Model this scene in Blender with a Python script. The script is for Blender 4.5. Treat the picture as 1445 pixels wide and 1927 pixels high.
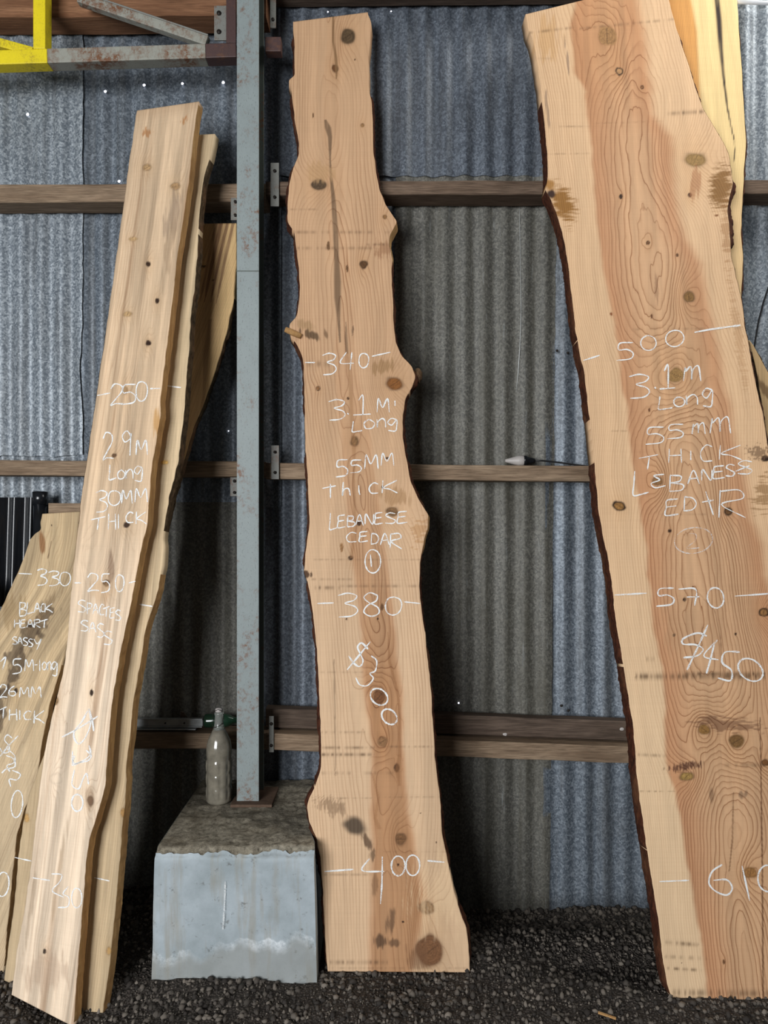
import bpy, bmesh, math, random
import numpy as np
from mathutils import Vector

for o in list(bpy.data.objects):
    bpy.data.objects.remove(o)
S = bpy.context.scene
COL = S.collection

# ------------------------------------------------------------------ camera
F_PX, CX, CY = 1340.0, 722.5, 963.5
CAM_Y, CAM_Z = -2.70, 1.40
cam = bpy.data.cameras.new('camera')
cam.sensor_fit = 'VERTICAL'
cam.sensor_height = 36.0
cam.lens = F_PX / 1927.0 * 36.0
cam.clip_start = 0.05
cam_o = bpy.data.objects.new('camera', cam)
cam_o.location = (0, CAM_Y, CAM_Z)
cam_o.rotation_euler = (math.pi / 2, 0, 0)
COL.objects.link(cam_o)
S.camera = cam_o

# ------------------------------------------------------------------ world and light
S.view_settings.view_transform = 'Standard'
S.view_settings.look = 'None'
S.view_settings.gamma = 1.0
S.view_settings.use_curve_mapping = False
S.view_settings.exposure = 0.0
W = bpy.data.worlds.new('world')
S.world = W
W.use_nodes = True
W.node_tree.nodes['Background'].inputs[0].default_value = (0.88, 0.94, 1.0, 1)
W.node_tree.nodes['Background'].inputs[1].default_value = 0.065


def area(name, loc, target, sx, sy, energy, color):
    l = bpy.data.lights.new(name, 'AREA')
    l.shape = 'RECTANGLE'
    l.size, l.size_y = sx, sy
    l.energy = energy
    l.color = color
    o = bpy.data.objects.new(name, l)
    o.location = loc
    d = Vector(target) - Vector(loc)
    o.rotation_euler = d.to_track_quat('-Z', 'Y').to_euler()
    COL.objects.link(o)
    return o


# the open front of the shed, away to the left behind the photographer
area('shed_opening_light', (-2.35, -5.5, 1.8), (0.15, 0, 1.2), 2.4, 2.5, 315, (0.97, 0.985, 1.0))
# a clear roof sheet over the right-hand end of the bay
area('roof_skylight', (2.3, -0.9, 4.2), (1.5, -0.1, 2.2), 0.9, 1.6, 55, (1.0, 0.98, 0.93))

rng = np.random.default_rng(7)
random.seed(7)


# ------------------------------------------------------------------ small maths
def unproj(px, py, d):
    """photo measurement -> world point at depth d from the lens"""
    return np.array([(px - CX) * d / F_PX, CAM_Y + d, CAM_Z - (py - CY) * d / F_PX])


def s2l(c):
    c = np.asarray(c, float) / 255.0
    return np.where(c <= 0.04045, c / 12.92, ((c + 0.055) / 1.055) ** 2.4)


_TAB = rng.random((256, 256))


def vnoise(x, y, seed=0):
    x = np.asarray(x, float) + seed * 17.31
    y = np.asarray(y, float) + seed * 9.77
    xi, yi = np.floor(x).astype(int), np.floor(y).astype(int)
    fx, fy = x - xi, y - yi
    fx = fx * fx * fx * (fx * (fx * 6 - 15) + 10)
    fy = fy * fy * fy * (fy * (fy * 6 - 15) + 10)
    t = lambda a, b: _TAB[a & 255, b & 255]
    return ((t(xi, yi) * (1 - fx) + t(xi + 1, yi) * fx) * (1 - fy)
            + (t(xi, yi + 1) * (1 - fx) + t(xi + 1, yi + 1) * fx) * fy) * 2 - 1


def fbm(x, y, seed=0, oct=3):
    r, a = 0, 1.0
    for k in range(oct):
        r = r + a * vnoise(x * 2 ** k, y * 2 ** k, seed + k * 3)
        a *= 0.5
    return r


def sstep(e0, e1, x):
    t = np.clip((x - e0) / (e1 - e0), 0, 1)
    return t * t * (3 - 2 * t)


# ------------------------------------------------------------------ mesh / object helpers
def mesh_np(name, verts, faces, attrs=None):
    """verts Nx3, faces list of int arrays (M x k each)"""
    me = bpy.data.meshes.new(name)
    verts = np.asarray(verts, np.float32)
    me.vertices.add(len(verts))
    me.vertices.foreach_set('co', verts.ravel())
    idx = np.concatenate([np.asarray(f, np.int32).ravel() for f in faces])
    tot = np.concatenate([np.full(len(f), np.asarray(f).shape[1], np.int32) for f in faces])
    start = np.concatenate([[0], np.cumsum(tot)[:-1]]).astype(np.int32)
    me.loops.add(len(idx))
    me.loops.foreach_set('vertex_index', idx)
    me.polygons.add(len(tot))
    me.polygons.foreach_set('loop_start', start)
    try:
        me.polygons.foreach_set('loop_total', tot)
    except Exception:
        pass
    me.update(calc_edges=True)
    for k, a in (attrs or {}).items():
        a = np.asarray(a, np.float32)
        if a.ndim == 1:
            at = me.attributes.new(k, 'FLOAT', 'POINT')
            at.data.foreach_set('value', a)
        else:
            at = me.attributes.new(k, 'FLOAT_COLOR', 'POINT')
            at.data.foreach_set('color', a.ravel())
    return me


def link(name, me, mat=None, parent=None, smooth=False):
    o = bpy.data.objects.new(name, me)
    if mat is not None and me is not None and len(me.materials) == 0:
        me.materials.append(mat)
    if smooth:
        me.polygons.foreach_set('use_smooth', [True] * len(me.polygons))
    COL.objects.link(o)
    if parent is not None:
        o.parent = parent
    return o


def tag(o, label=None, cat=None, group=None, kind=None):
    if label: o['label'] = label
    if cat: o['category'] = cat
    if group: o['group'] = group
    if kind: o['kind'] = kind
    return o


def empty(name, loc=(0, 0, 0)):
    o = bpy.data.objects.new(name, None)
    o.empty_display_size = 0.1
    o.location = loc
    COL.objects.link(o)
    return o


def grid_faces(nr, nc, off=0):
    i = np.arange(nr)[:, None] * (nc + 1) + np.arange(nc)[None, :] + off
    return np.stack([i, i + 1, i + nc + 2, i + nc + 1], -1).reshape(-1, 4)


def box_bm(bm, x0, x1, y0, y1, z0, z1, bevel=0.0):
    vs = [bm.verts.new(p) for p in ((x0, y0, z0), (x1, y0, z0), (x1, y1, z0), (x0, y1, z0),
                                    (x0, y0, z1), (x1, y0, z1), (x1, y1, z1), (x0, y1, z1))]
    for f in ((0, 3, 2, 1), (4, 5, 6, 7), (0, 1, 5, 4), (1, 2, 6, 5), (2, 3, 7, 6), (3, 0, 4, 7)):
        bm.faces.new([vs[i] for i in f])
    return vs


def bm_obj(name, bm, mat, parent=None, bevel=0.0, smooth=False):
    if bevel:
        bmesh.ops.bevel(bm, geom=list(bm.edges), offset=bevel, segments=2, affect='EDGES', profile=0.6)
    me = bpy.data.meshes.new(name)
    bm.to_mesh(me)
    bm.free()
    return link(name, me, mat, parent, smooth)


def box(name, x0, x1, y0, y1, z0, z1, mat, parent=None, bevel=0.002):
    bm = bmesh.new()
    box_bm(bm, min(x0, x1), max(x0, x1), min(y0, y1), max(y0, y1), min(z0, z1), max(z0, z1))
    return bm_obj(name, bm, mat, parent, bevel)


def tube(name, pts, r, mat, parent=None, seg=8, caps=True):
    pts = [Vector(p) for p in pts]
    vs, fs = [], []
    up = Vector((0.13, 0.31, 0.94)).normalized()
    n = len(pts)
    rr = r if isinstance(r, (list, tuple)) else [r] * n
    for i, p in enumerate(pts):
        t = (pts[min(i + 1, n - 1)] - pts[max(i - 1, 0)]).normalized()
        a = t.cross(up)
        if a.length < 1e-3:
            a = t.cross(Vector((1, 0, 0)))
        a.normalize()
        b = t.cross(a)
        for k in range(seg):
            w = 2 * math.pi * k / seg
            vs.append(p + (a * math.cos(w) + b * math.sin(w)) * rr[i])
    for i in range(n - 1):
        for k in range(seg):
            k2 = (k + 1) % seg
            fs.append((i * seg + k, i * seg + k2, (i + 1) * seg + k2, (i + 1) * seg + k))
    if caps:
        fs.append(tuple(range(seg - 1, -1, -1)))
        fs.append(tuple((n - 1) * seg + k for k in range(seg)))
    me = bpy.data.meshes.new(name)
    me.from_pydata([tuple(v) for v in vs], [], fs)
    return link(name, me, mat, parent, True)


def lathe(name, prof, loc, mat, parent=None, seg=32, fn=None, smooth=True):
    vs, fs = [], []
    n = len(prof)
    for i, (r, z) in enumerate(prof):
        for k in range(seg):
            w = 2 * math.pi * k / seg
            q = r + (fn(w, z) if fn else 0)
            vs.append((loc[0] + q * math.cos(w), loc[1] + q * math.sin(w), loc[2] + z))
    for i in range(n - 1):
        for k in range(seg):
            k2 = (k + 1) % seg
            fs.append((i * seg + k, i * seg + k2, (i + 1) * seg + k2, (i + 1) * seg + k))
    fs.append(tuple(range(seg - 1, -1, -1)))
    fs.append(tuple((n - 1) * seg + k for k in range(seg)))
    me = bpy.data.meshes.new(name)
    me.from_pydata(vs, [], fs)
    return link(name, me, mat, parent, smooth)


# ------------------------------------------------------------------ materials
class NT:
    def __init__(self, name):
        self.m = bpy.data.materials.new(name)
        self.m.use_nodes = True
        self.t = self.m.node_tree
        self.bsdf = self.t.nodes['Principled BSDF']
        self.out = self.t.nodes['Material Output']

    def n(self, typ, **kw):
        nd = self.t.nodes.new(typ)
        for k, v in kw.items():
            setattr(nd, k, v)
        return nd

    def l(self, a, b):
        self.t.links.new(a, b)

    def set(self, sock, v):
        if hasattr(v, 'is_linked') or hasattr(v, 'links'):
            self.l(v, sock)
        elif isinstance(v, (tuple, list)) and len(v) == 3 and sock.type == 'RGBA':
            sock.default_value = (*v, 1)
        else:
            sock.default_value = v

    def math(self, op, a, b=0.0, c=0.0, clamp=False):
        nd = self.n('ShaderNodeMath', operation=op, use_clamp=clamp)
        for i, v in enumerate((a, b, c)):
            self.set(nd.inputs[i], v)
        return nd.outputs[0]

    def mix(self, f, a, b, blend='MIX'):
        nd = self.n('ShaderNodeMix', data_type='RGBA', blend_type=blend)
        self.set(nd.inputs[0], f)
        self.set(nd.inputs[6], a)
        self.set(nd.inputs[7], b)
        return nd.outputs[2]

    def coord(self, scale=(1, 1, 1), rot=(0, 0, 0), loc=(0, 0, 0)):
        tc = self.n('ShaderNodeTexCoord')
        mp = self.n('ShaderNodeMapping')
        mp.inputs['Scale'].default_value = scale
        mp.inputs['Rotation'].default_value = rot
        mp.inputs['Location'].default_value = loc
        self.l(tc.outputs['Object'], mp.inputs[0])
        return mp.outputs[0]

    def noise(self, vec, scale=5, detail=4, rough=0.55, dist=0.0):
        nd = self.n('ShaderNodeTexNoise')
        self.l(vec, nd.inputs['Vector'])
        nd.inputs['Scale'].default_value = scale
        nd.inputs['Detail'].default_value = detail
        nd.inputs['Roughness'].default_value = rough
        nd.inputs['Distortion'].default_value = dist
        return nd.outputs[0]

    def ramp(self, f, stops):
        nd = self.n('ShaderNodeValToRGB')
        self.l(f, nd.inputs[0])
        e = nd.color_ramp.elements
        while len(e) < len(stops):
            e.new(0.5)
        for i, (p, c) in enumerate(stops):
            e[i].position = p
            e[i].color = (c, c, c, 1) if isinstance(c, (int, float)) else (*c, 1)
        return nd.outputs[0]

    def bump(self, h, strength=0.3, dist=0.002):
        nd = self.n('ShaderNodeBump')
        nd.inputs['Strength'].default_value = strength
        nd.inputs['Distance'].default_value = dist
        self.l(h, nd.inputs['Height'])
        self.l(nd.outputs[0], self.bsdf.inputs['Normal'])

    def base(self, c, rough=0.6, metal=0.0, spec=0.4):
        self.set(self.bsdf.inputs['Base Color'], c)
        self.set(self.bsdf.inputs['Roughness'], rough)
        self.set(self.bsdf.inputs['Metallic'], metal)
        self.bsdf.inputs['Specular IOR Level'].default_value = spec
        return self.m


def L3(r, g, b):
    return tuple(float(v) for v in s2l((r, g, b)))


def mat_wood_face(name, tilt, ringk=0.5, fibre=0.16):
    """figured timber: tint and growth-ring number are carried by the mesh"""
    t = NT(name)
    a = t.n('ShaderNodeAttribute', attribute_name='tint')
    r = t.n('ShaderNodeAttribute', attribute_name='ring')
    f = t.math('FRACT', r.outputs['Fac'])
    late = t.math('POWER', f, 2.6)
    early = t.math('SUBTRACT', 1.0, t.math('MULTIPLY', f, 9.0), clamp=True)   # soft return
    late = t.math('MAXIMUM', late, t.math('MULTIPLY', early, 0.85))
    g = t.n('ShaderNodeAttribute', attribute_name='ring_width').outputs['Fac']
    line = t.math('SUBTRACT', 1.0, t.math('DIVIDE', t.math('SUBTRACT', 1.0, f), g), clamp=True)
    soft = t.math('MULTIPLY', g, 1.7, clamp=True)
    late = t.math('MAXIMUM', t.math('MULTIPLY', late, soft), line)
    # irregular strength ring by ring
    wn = t.n('ShaderNodeTexWhiteNoise', noise_dimensions='1D')
    t.l(t.math('FLOOR', t.math('ADD', r.outputs['Fac'], 0.1)), wn.inputs['W'])
    late = t.math('MULTIPLY', late, t.math('MULTIPLY_ADD', wn.outputs[0], 0.8, 0.35))
    amp = t.math('MULTIPLY', late, t.math('MULTIPLY', a.outputs['Alpha'], ringk), clamp=True)
    v1 = t.coord((260, 60, 5), (0, tilt, 0))
    n1 = t.noise(v1, 1.0, 3, 0.6)
    v2 = t.coord((40, 20, 3), (0, tilt, 0))
    n2 = t.noise(v2, 1.0, 3, 0.55)
    fib = t.math('MULTIPLY_ADD', t.math('SUBTRACT', n1, 0.5), fibre * 2, 1.0)
    fib = t.math('MULTIPLY', fib, t.math('MULTIPLY_ADD', t.math('SUBTRACT', n2, 0.5), fibre * 1.6, 1.0))
    # faint band-saw marks across the board
    vs = t.coord((3, 3, 210), (0, tilt, 0))
    saw = t.math('MULTIPLY_ADD', t.math('SUBTRACT', t.noise(vs, 1.0, 1, 0.5), 0.5), 0.08, 1.0)
    fib = t.math('MULTIPLY', fib, saw)
    cmb = t.n('ShaderNodeCombineColor')
    for i in range(3):
        t.l(fib, cmb.inputs[i])
    c = t.mix(1.0, a.outputs['Color'], cmb.outputs[0], 'MULTIPLY')
    dark = t.mix(1.0, c, (0.38, 0.235, 0.15), 'MULTIPLY')
    c = t.mix(amp, c, dark)
    t.base(c, 0.72, 0, 0.25)
    h = t.math('MULTIPLY_ADD', n1, 0.6, t.math('MULTIPLY', amp, -0.6))
    t.bump(h, 0.22, 0.001)
    return t.m


def mat_bark(name, c1, c2):
    t = NT(name)
    v = t.coord((1, 1, 0.5))
    n = t.noise(v, 85, 5, 0.7)
    n2 = t.noise(v, 14, 3, 0.6)
    c = t.mix(t.ramp(n, [(0.3, 0.0), (0.7, 1.0)]), c1, c2)
    c = t.mix(t.ramp(n2, [(0.5, 0.0), (0.8, 0.7)]), c, L3(120, 84, 58))
    t.base(c, 0.9, 0, 0.15)
    t.bump(n, 0.8, 0.006)
    return t.m


def mat_timber(name, c1, c2, along='x', dirt=0.5):
    t = NT(name)
    sc = {'x': (3, 45, 45), 'z': (45, 45, 3)}[along]
    v = t.coord(sc)
    n = t.noise(v, 1.0, 6, 0.65, 0.4)
    sc2 = {'x': (14, 260, 260), 'z': (260, 260, 14)}[along]
    n2 = t.noise(t.coord(sc2), 1.0, 3, 0.6)
    n3 = t.noise(t.coord((2.2, 9, 9)), 1.0, 4, 0.6)
    c = t.mix(t.ramp(n, [(0.33, 0.0), (0.68, 1.0)]), c1, c2)
    c = t.mix(t.ramp(n2, [(0.35, dirt), (0.6, 0.0)]), c, tuple(x * 0.35 for x in c1))
    c = t.mix(t.ramp(n3, [(0.5, 0.0), (0.72, 0.55)]), c, tuple(x * 0.5 for x in c1))
    t.base(c, 0.85, 0, 0.2)
    t.bump(n2, 0.5, 0.002)
    return t.m


def mat_galv(name, c1, c2, metal=0.55, rough=0.5, stain=(0.1, 0.085, 0.07), stain_amt=0.5, spangle=0.5, white=0.25):
    t = NT(name)
    vo = t.n('ShaderNodeTexVoronoi', feature='F1')
    t.l(t.coord((1, 0.6, 0.8)), vo.inputs['Vector'])
    vo.inputs['Scale'].default_value = 190
    sp = t.n('ShaderNodeSeparateColor')
    t.l(vo.outputs['Color'], sp.inputs[0])
    n1 = t.noise(t.coord((1, 1, 1)), 90, 3, 0.7)
    s = t.math('MULTIPLY', sp.outputs[0], n1)
    c = t.mix(t.ramp(s, [(0.08, 0.0), (0.55, spangle)]), c1, c2)
    streak = t.noise(t.coord((22, 4, 0.9)), 1.0, 5, 0.62)
    c = t.mix(t.ramp(streak, [(0.46, 0.0), (0.70, stain_amt)]), c, stain)
    cloud = t.noise(t.coord((3, 3, 2.2), loc=(4, 2, 1)), 1.0, 5, 0.6)
    c = t.mix(t.ramp(cloud, [(0.52, 0.0), (0.75, stain_amt * 0.8)]), c, stain)
    w = t.noise(t.coord((70, 8, 5), loc=(7, 0, 3)), 1.0, 4, 0.7)
    c = t.mix(t.ramp(w, [(0.62, 0.0), (0.78, white)]), c, (0.62, 0.68, 0.72))
    r = t.math('MULTIPLY_ADD', n1, 0.3, rough - 0.15)
    t.base(c, r, metal, 0.5)
    t.bump(n1, 0.12, 0.002)
    return t.m


def mat_paint_steel(name, c, rust=0.45, seed=0.0, rough=0.55, more=0.0):
    t = NT(name)
    n = t.noise(t.coord((1, 1, 1), loc=(seed, seed, 0)), 60, 5, 0.75)
    n2 = t.noise(t.coord((1, 1, 0.7), loc=(seed, 3, 1)), 9, 5, 0.7)
    n3 = t.noise(t.coord((1, 1, 0.5)), 240, 2, 0.6)
    col = t.mix(t.ramp(n2, [(0.35, 0.0), (0.7, 0.5)]), c, tuple(min(1, x * 0.72) for x in c))
    col = t.mix(t.ramp(n3, [(0.28, 0.6), (0.42, 0.0)]), col, tuple(x * 0.4 for x in c))
    m = t.math('MULTIPLY', t.ramp(n, [(0.48 - more, 0.0), (0.60 - more, 1.0)]), t.ramp(n2, [(0.50 - more, 0.0), (0.64 - more, rust)]))
    col = t.mix(m, col, L3(112, 74, 48))
    t.base(col, rough, 0.0, 0.45)
    t.bump(n, 0.12, 0.002)
    return t.m


def mat_plain(name, c, rough=0.6, metal=0.0, spec=0.4, var=0.25, scale=40):
    t = NT(name)
    n = t.noise(t.coord(), scale, 4, 0.6)
    col = t.mix(t.ramp(n, [(0.3, 0.0), (0.75, 1.0)]), c, tuple(x * (1 - var) for x in c))
    return t.base(col, rough, metal, spec)


def mat_chalk(name, thr, strength=1.0):
    t = NT(name)
    n = t.noise(t.coord((1, 1, 1.6)), 340, 3, 0.75)
    n2 = t.noise(t.coord(), 45, 2, 0.5)
    s = t.math('MULTIPLY_ADD', n2, 0.45, n)
    a = t.ramp(s, [(thr, 0.0), (thr + 0.14, strength)])
    t.base((0.86, 0.87, 0.86), 0.95, 0, 0.1)
    t.l(a, t.bsdf.inputs['Alpha'])
    return t.m


M = {}
M['cedar1'] = mat_wood_face('cedar_pale', 0.03, 0.85, 0.13)
M['cedar2'] = mat_wood_face('cedar_red_heart', -0.14, 0.95, 0.13)
M['sass'] = mat_wood_face('spalted_sassafras', 0.17, 0.7, 0.22)
M['sass2'] = mat_wood_face('blackheart_sassafras', 0.36, 0.7, 0.22)
M['bark_red'] = mat_bark('cedar_bark', L3(38, 22, 17), L3(96, 54, 36))
M['bark_grey'] = mat_bark('sassafras_bark', L3(40, 32, 24), L3(100, 82, 60))
M['cut_edge'] = mat_timber('waney_cut_edge', L3(176, 132, 84), L3(206, 166, 112), 'z', 0.3)
M['girt'] = mat_timber('weathered_girt', L3(128, 106, 86), L3(168, 146, 122), 'x', 0.6)
M['girt_dark'] = mat_timber('dark_girt', L3(86, 72, 62), L3(116, 100, 88), 'x', 0.6)
M['girt_mid'] = mat_timber('grey_brown_girt', L3(98, 80, 66), L3(130, 110, 94), 'x', 0.6)
M['girt_brown'] = mat_timber('brown_beam', L3(122, 84, 60), L3(160, 118, 88), 'x', 0.5)
M['galv_blue'] = mat_galv('galvanised_blue', L3(104, 113, 122), L3(204, 212, 218), 0.25, 0.5, L3(84, 82, 78), 0.45, 0.55, 0.35)
M['galv_mid'] = mat_galv('galvanised_mid', L3(88, 97, 107), L3(172, 182, 192), 0.25, 0.5, L3(74, 72, 68), 0.55, 0.5, 0.25)
M['galv_dark'] = mat_galv('galvanised_slate', L3(80, 87, 97), L3(150, 160, 172), 0.25, 0.52, L3(64, 64, 64), 0.55, 0.5, 0.12)
M['galv_olive'] = mat_galv('weathered_olive_zinc', L3(88, 87, 82), L3(160, 158, 148), 0.12, 0.6, L3(74, 70, 58), 0.6, 0.45, 0.3)
M['post'] = mat_paint_steel('grey_blue_painted_steel', L3(140, 150, 150), 1.0, 1.3)
M['post_in'] = mat_paint_steel('rusty_post_web', L3(96, 104, 98), 1.0, 4.3)
M['truss'] = mat_paint_steel('grey_rusty_steel', L3(150, 150, 140), 1.0, 7.1, .6, .07)
M['yellow'] = mat_paint_steel('yellow_paint', L3(236, 214, 20), 0.5, 2.0)
M['primer'] = mat_paint_steel('red_oxide_primer', L3(78, 56, 54), 0.5, 3.0)
M['rust'] = mat_plain('rusted_plate', L3(104, 84, 70), 0.85, 0, 0.2, 0.45, 60)
M['cleat'] = mat_paint_steel('zinc_cleat', L3(128, 128, 122), 0.9, 9.0)
M['bolt'] = mat_plain('dark_bolt', L3(52, 46, 42), 0.6, 0.5)
M['chalk'] = mat_chalk('chalk', 0.56)
M['chalk_faint'] = mat_chalk('chalk_worn', 0.66, 0.7)
M['daylight'] = NT('daylight_through_hole').m
_b = M['daylight'].node_tree.nodes['Principled BSDF']
_b.inputs['Emission Color'].default_value = (0.86, 0.88, 1.0, 1)
_b.inputs['Emission Strength'].default_value = 2.2
M['black_plastic'] = mat_plain('black_plastic', L3(26, 28, 32), 0.22, 0, 0.6, 0.3)
M['cable'] = mat_plain('black_cable', L3(18, 18, 19), 0.45, 0, 0.5)
M['plug'] = mat_plain('grey_plug', L3(186, 180, 176), 0.45, 0, 0.4, 0.15)
M['drip'] = mat_plain('white_drip', L3(200, 202, 200), 0.8)

# ------------------------------------------------------------------ the back wall of corrugated sheets
KW = F_PX / 2.70
PITCH, AMP = 0.0762, 0.0068


def corr(x):
    return -AMP * np.cos(2 * math.pi * x / PITCH)


wall = empty('wall_back', (0, 0, 0))
tag(wall, kind='structure')


def sheet(px0, px1, py0, py1, mat, layer=0.0, rag_l=0.0, rag_r=0.0, rag_b=0.0, seed=0, bite=None, shear=0.0):
    p0, p1 = unproj(px0, py0, 2.70), unproj(px1, py1, 2.70)
    x0, x1, z1, z0 = p0[0], p1[0], p0[2], p1[2]
    nc = max(4, int((x1 - x0) / PITCH * 12))
    nr = max(4, int((z1 - z0) / 0.02))
    a, b = np.meshgrid(np.linspace(0, 1, nc + 1), np.linspace(0, 1, nr + 1))
    zz = z0 + (z1 - z0) * b
    lx = x0 + rag_l * fbm(zz * 14, zz * 0, seed, 4) * 0.5 + shear * (1 - b)
    rx = x1 + rag_r * fbm(zz * 14, zz * 0, seed + 5, 4) * 0.5 + shear * (1 - b)
    if bite is not None:
        bz, bd, bs = bite
        rx = rx - bd * np.exp(-((zz - bz) / bs) ** 2)
    xx = lx + (rx - lx) * a
    zz = zz + (1 - b) ** 8 * rag_b * fbm(xx * 12, xx * 0, seed + 9, 3)
    yy = corr(xx) - layer + 0.004 * vnoise(xx * 3, zz * 2, seed)
    P = np.stack([xx, yy, zz], -1).reshape(-1, 3)
    Pb = P + np.array([0, 0.0012, 0])
    n = len(P)
    f = grid_faces(nr, nc)
    fb = grid_faces(nr, nc, n)[:, ::-1]
    me = mesh_np('corrugated_sheet', np.concatenate([P, Pb]), [f, fb])
    return link('corrugated_sheet', me, mat, wall, True)


sheet(-700, 159, -320, 858, M['galv_blue'], 0.011, rag_r=0.006, rag_b=0.006, seed=1, bite=(1.95, 0.010, 0.10))
sheet(150, 530, -320, 955, M['galv_mid'], 0.002, seed=2)
sheet(-700, 172, 840, 1770, M['galv_blue'], 0.000, seed=3)
sheet(165, 470, 945, 1770, M['galv_olive'], 0.005, rag_b=0.003, seed=4)
sheet(462, 770, 300, 1770, M['galv_dark'], -0.003, seed=5)
sheet(520, 1300, -320, 333, M['galv_dark'], 0.006, rag_b=0.003, seed=6)
sheet(745, 1049, 318, 1716, M['galv_olive'], 0.002, rag_r=0.004, seed=7, shear=-0.03)
sheet(1030, 1330, 318, 1722, M['galv_mid'], -0.002, rag_l=0.004, seed=8, shear=-0.02)
sheet(1290, 2150, -320, 1740, M['galv_blue'], 0.003, rag_l=0.004, seed=9)

# nail holes with the sky showing through, and roofing nails
for i, (px, py, r) in enumerate([(198, 172, .0052), (271, 160, .0052), (343, 157, .0048), (420, 155, .0056), (52, 215, .0056),
                                 (224, 341, .0050), (430, 811, .0024), (232, 53, .0030), (380, 45, .0028), (617, 22, .0028),
                                 (736, 21, .0028), (863, 1323, .0032), (57, 840, .0022)]):
    p = unproj(px, py, 2.70)
    p[1] = corr(p[0]) - 0.012
    p = unproj(px, py, p[1] - CAM_Y)
    bm = bmesh.new()
    ring = [bm.verts.new((p[0] + r * math.cos(w) * (1 + 0.12 * math.sin(3 * w + i)), p[1] + 0.0005, p[2] + r * math.sin(w)))
            for w in np.linspace(0, 2 * math.pi, 14)[:-1]]
    bm.faces.new(ring)
    bm_obj('nail_hole', bm, M['daylight'], wall)
for px, py in [(298, 211), (0 + 1035, 1357), (868, 1352), (1056, 1328), (1069, 1337), (1048, 660), (1068, 664), (1170, 1372)]:
    p = unproj(px, py, 2.685)
    lathe('roofing_nail', [(0.0001, 0), (0.005, 0), (0.0045, 0.003), (0.0001, 0.004)], (0, 0, 0), M['bolt'], wall, 8).matrix_world = \
        __import__('mathutils').Matrix.Translation(Vector(p)) @ __import__('mathutils').Matrix.Rotation(math.pi / 2, 4, 'X')
# pale drip down the olive sheet
dp = []
for px, py in [(977, 388), (978, 450), (979, 520), (980, 590), (978, 650), (975, 700), (972, 735)]:
    p = unproj(px, py, 2.70)
    p[1] = corr(p[0]) - 0.0035
    dp.append(p)
tube('paint_drip', dp, [.0008, .0010, .0009, .0013, .0018, .0022, .0006], M['drip'], wall, 6)


# ------------------------------------------------------------------ the ground
def ground_h(x, y):
    base = -0.085 * sstep(-0.42, -0.02, y) * sstep(-0.4, 0.1, x) + -0.02 * sstep(-0.3, 0, y)
    return base + 0.010 * fbm(x * 2.3, y * 2.3, 3, 3) * sstep(-0.95, -0.6, y) + 0.008 * vnoise(x * 6, y * 6, 8) \
        - 0.030 * np.exp(-(((x + 0.86) / 0.16) ** 2 + ((y + 0.74) / 0.16) ** 2)) \
        - 0.02 * np.exp(-(((x - 0.62) / 0.16) ** 2 + ((y + 0.50) / 0.06) ** 2))


gx, gy = np.meshgrid(np.linspace(-3.2, 3.2, 321), np.linspace(-3.4, 0.25, 241))
gz = ground_h(gx, gy) + 0.0025 * fbm(gx * 45, gy * 45, 2, 2)
tg = NT('crushed_gravel_soil')
vo = tg.n('ShaderNodeTexVoronoi', feature='F1')
tg.l(tg.coord(), vo.inputs['Vector'])
vo.inputs['Scale'].default_value = 130
ns = tg.noise(tg.coord(), 300, 3, 0.7)
c = tg.mix(tg.ramp(vo.outputs['Distance'], [(0.1, 0.0), (0.7, 1.0)]), L3(84, 77, 71), L3(40, 37, 34))
c = tg.mix(tg.ramp(ns, [(0.4, 0.0), (0.7, 0.6)]), c, L3(78, 72, 68))
tg.base(c, 0.95, 0, 0.15)
tg.bump(vo.outputs['Distance'], 0.9, -0.008)
floor = link('floor', mesh_np('floor', np.stack([gx, gy, gz], -1).reshape(-1, 3), [grid_faces(240, 320)]), tg.m, None, True)
tag(floor, kind='structure')

# loose stones
bm = bmesh.new()
bmesh.ops.create_icosphere(bm, subdivisions=1, radius=1.0)
ico = np.array([v.co[:] for v in bm.verts])
icf = np.array([[v.index for v in f.verts] for f in bm.faces])
bm.free()
NS = 24000
sx = rng.uniform(-1.45, 1.35, NS)
sy = -0.95 + 0.95 * rng.random(NS) ** 0.9
sr = 0.0026 + 0.0075 * rng.random(NS) ** 3.5
near_wall = sstep(-0.45, -0.1, sy)
sr = sr * (1 + 0.25 * near_wall)
keep = ~((sx > -0.72) & (sx < -0.19) & (sy > -0.58))
sx, sy, sr = sx[keep], sy[keep], sr[keep]
NS = len(sx)
sz = ground_h(sx, sy) + sr * 0.25
jit = ico[None] * (1 + 0.75 * (rng.random((NS, len(ico), 1)) - 0.5)) * (0.6 + 0.7 * rng.random((NS, 1, 3)))
V = jit * sr[:, None, None] + np.stack([sx, sy, sz], -1)[:, None, :]
Fs = (icf[None] + (np.arange(NS) * len(ico))[:, None, None]).reshape(-1, 3)
shade = rng.random(NS) ** 1.6
stc = (s2l((50, 46, 43))[None] * (1 - shade[:, None]) + s2l((118, 110, 101))[None] * shade[:, None]) * (0.8 + 0.4 * rng.random((NS, 1)))
stc = np.repeat(np.concatenate([stc, np.ones((NS, 1))], 1), len(ico), 0)
ts = NT('gravel_stone')
at = ts.n('ShaderNodeAttribute', attribute_name='tint')
ts.base(at.outputs['Color'], 0.9, 0, 0.25)
gs = link('gravel_stones', mesh_np('gravel_stones', V.reshape(-1, 3), [Fs], {'tint': stc}), ts.m)
tag(gs, 'dark crushed gravel strewn over the shed floor', 'gravel', kind='stuff')


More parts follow.
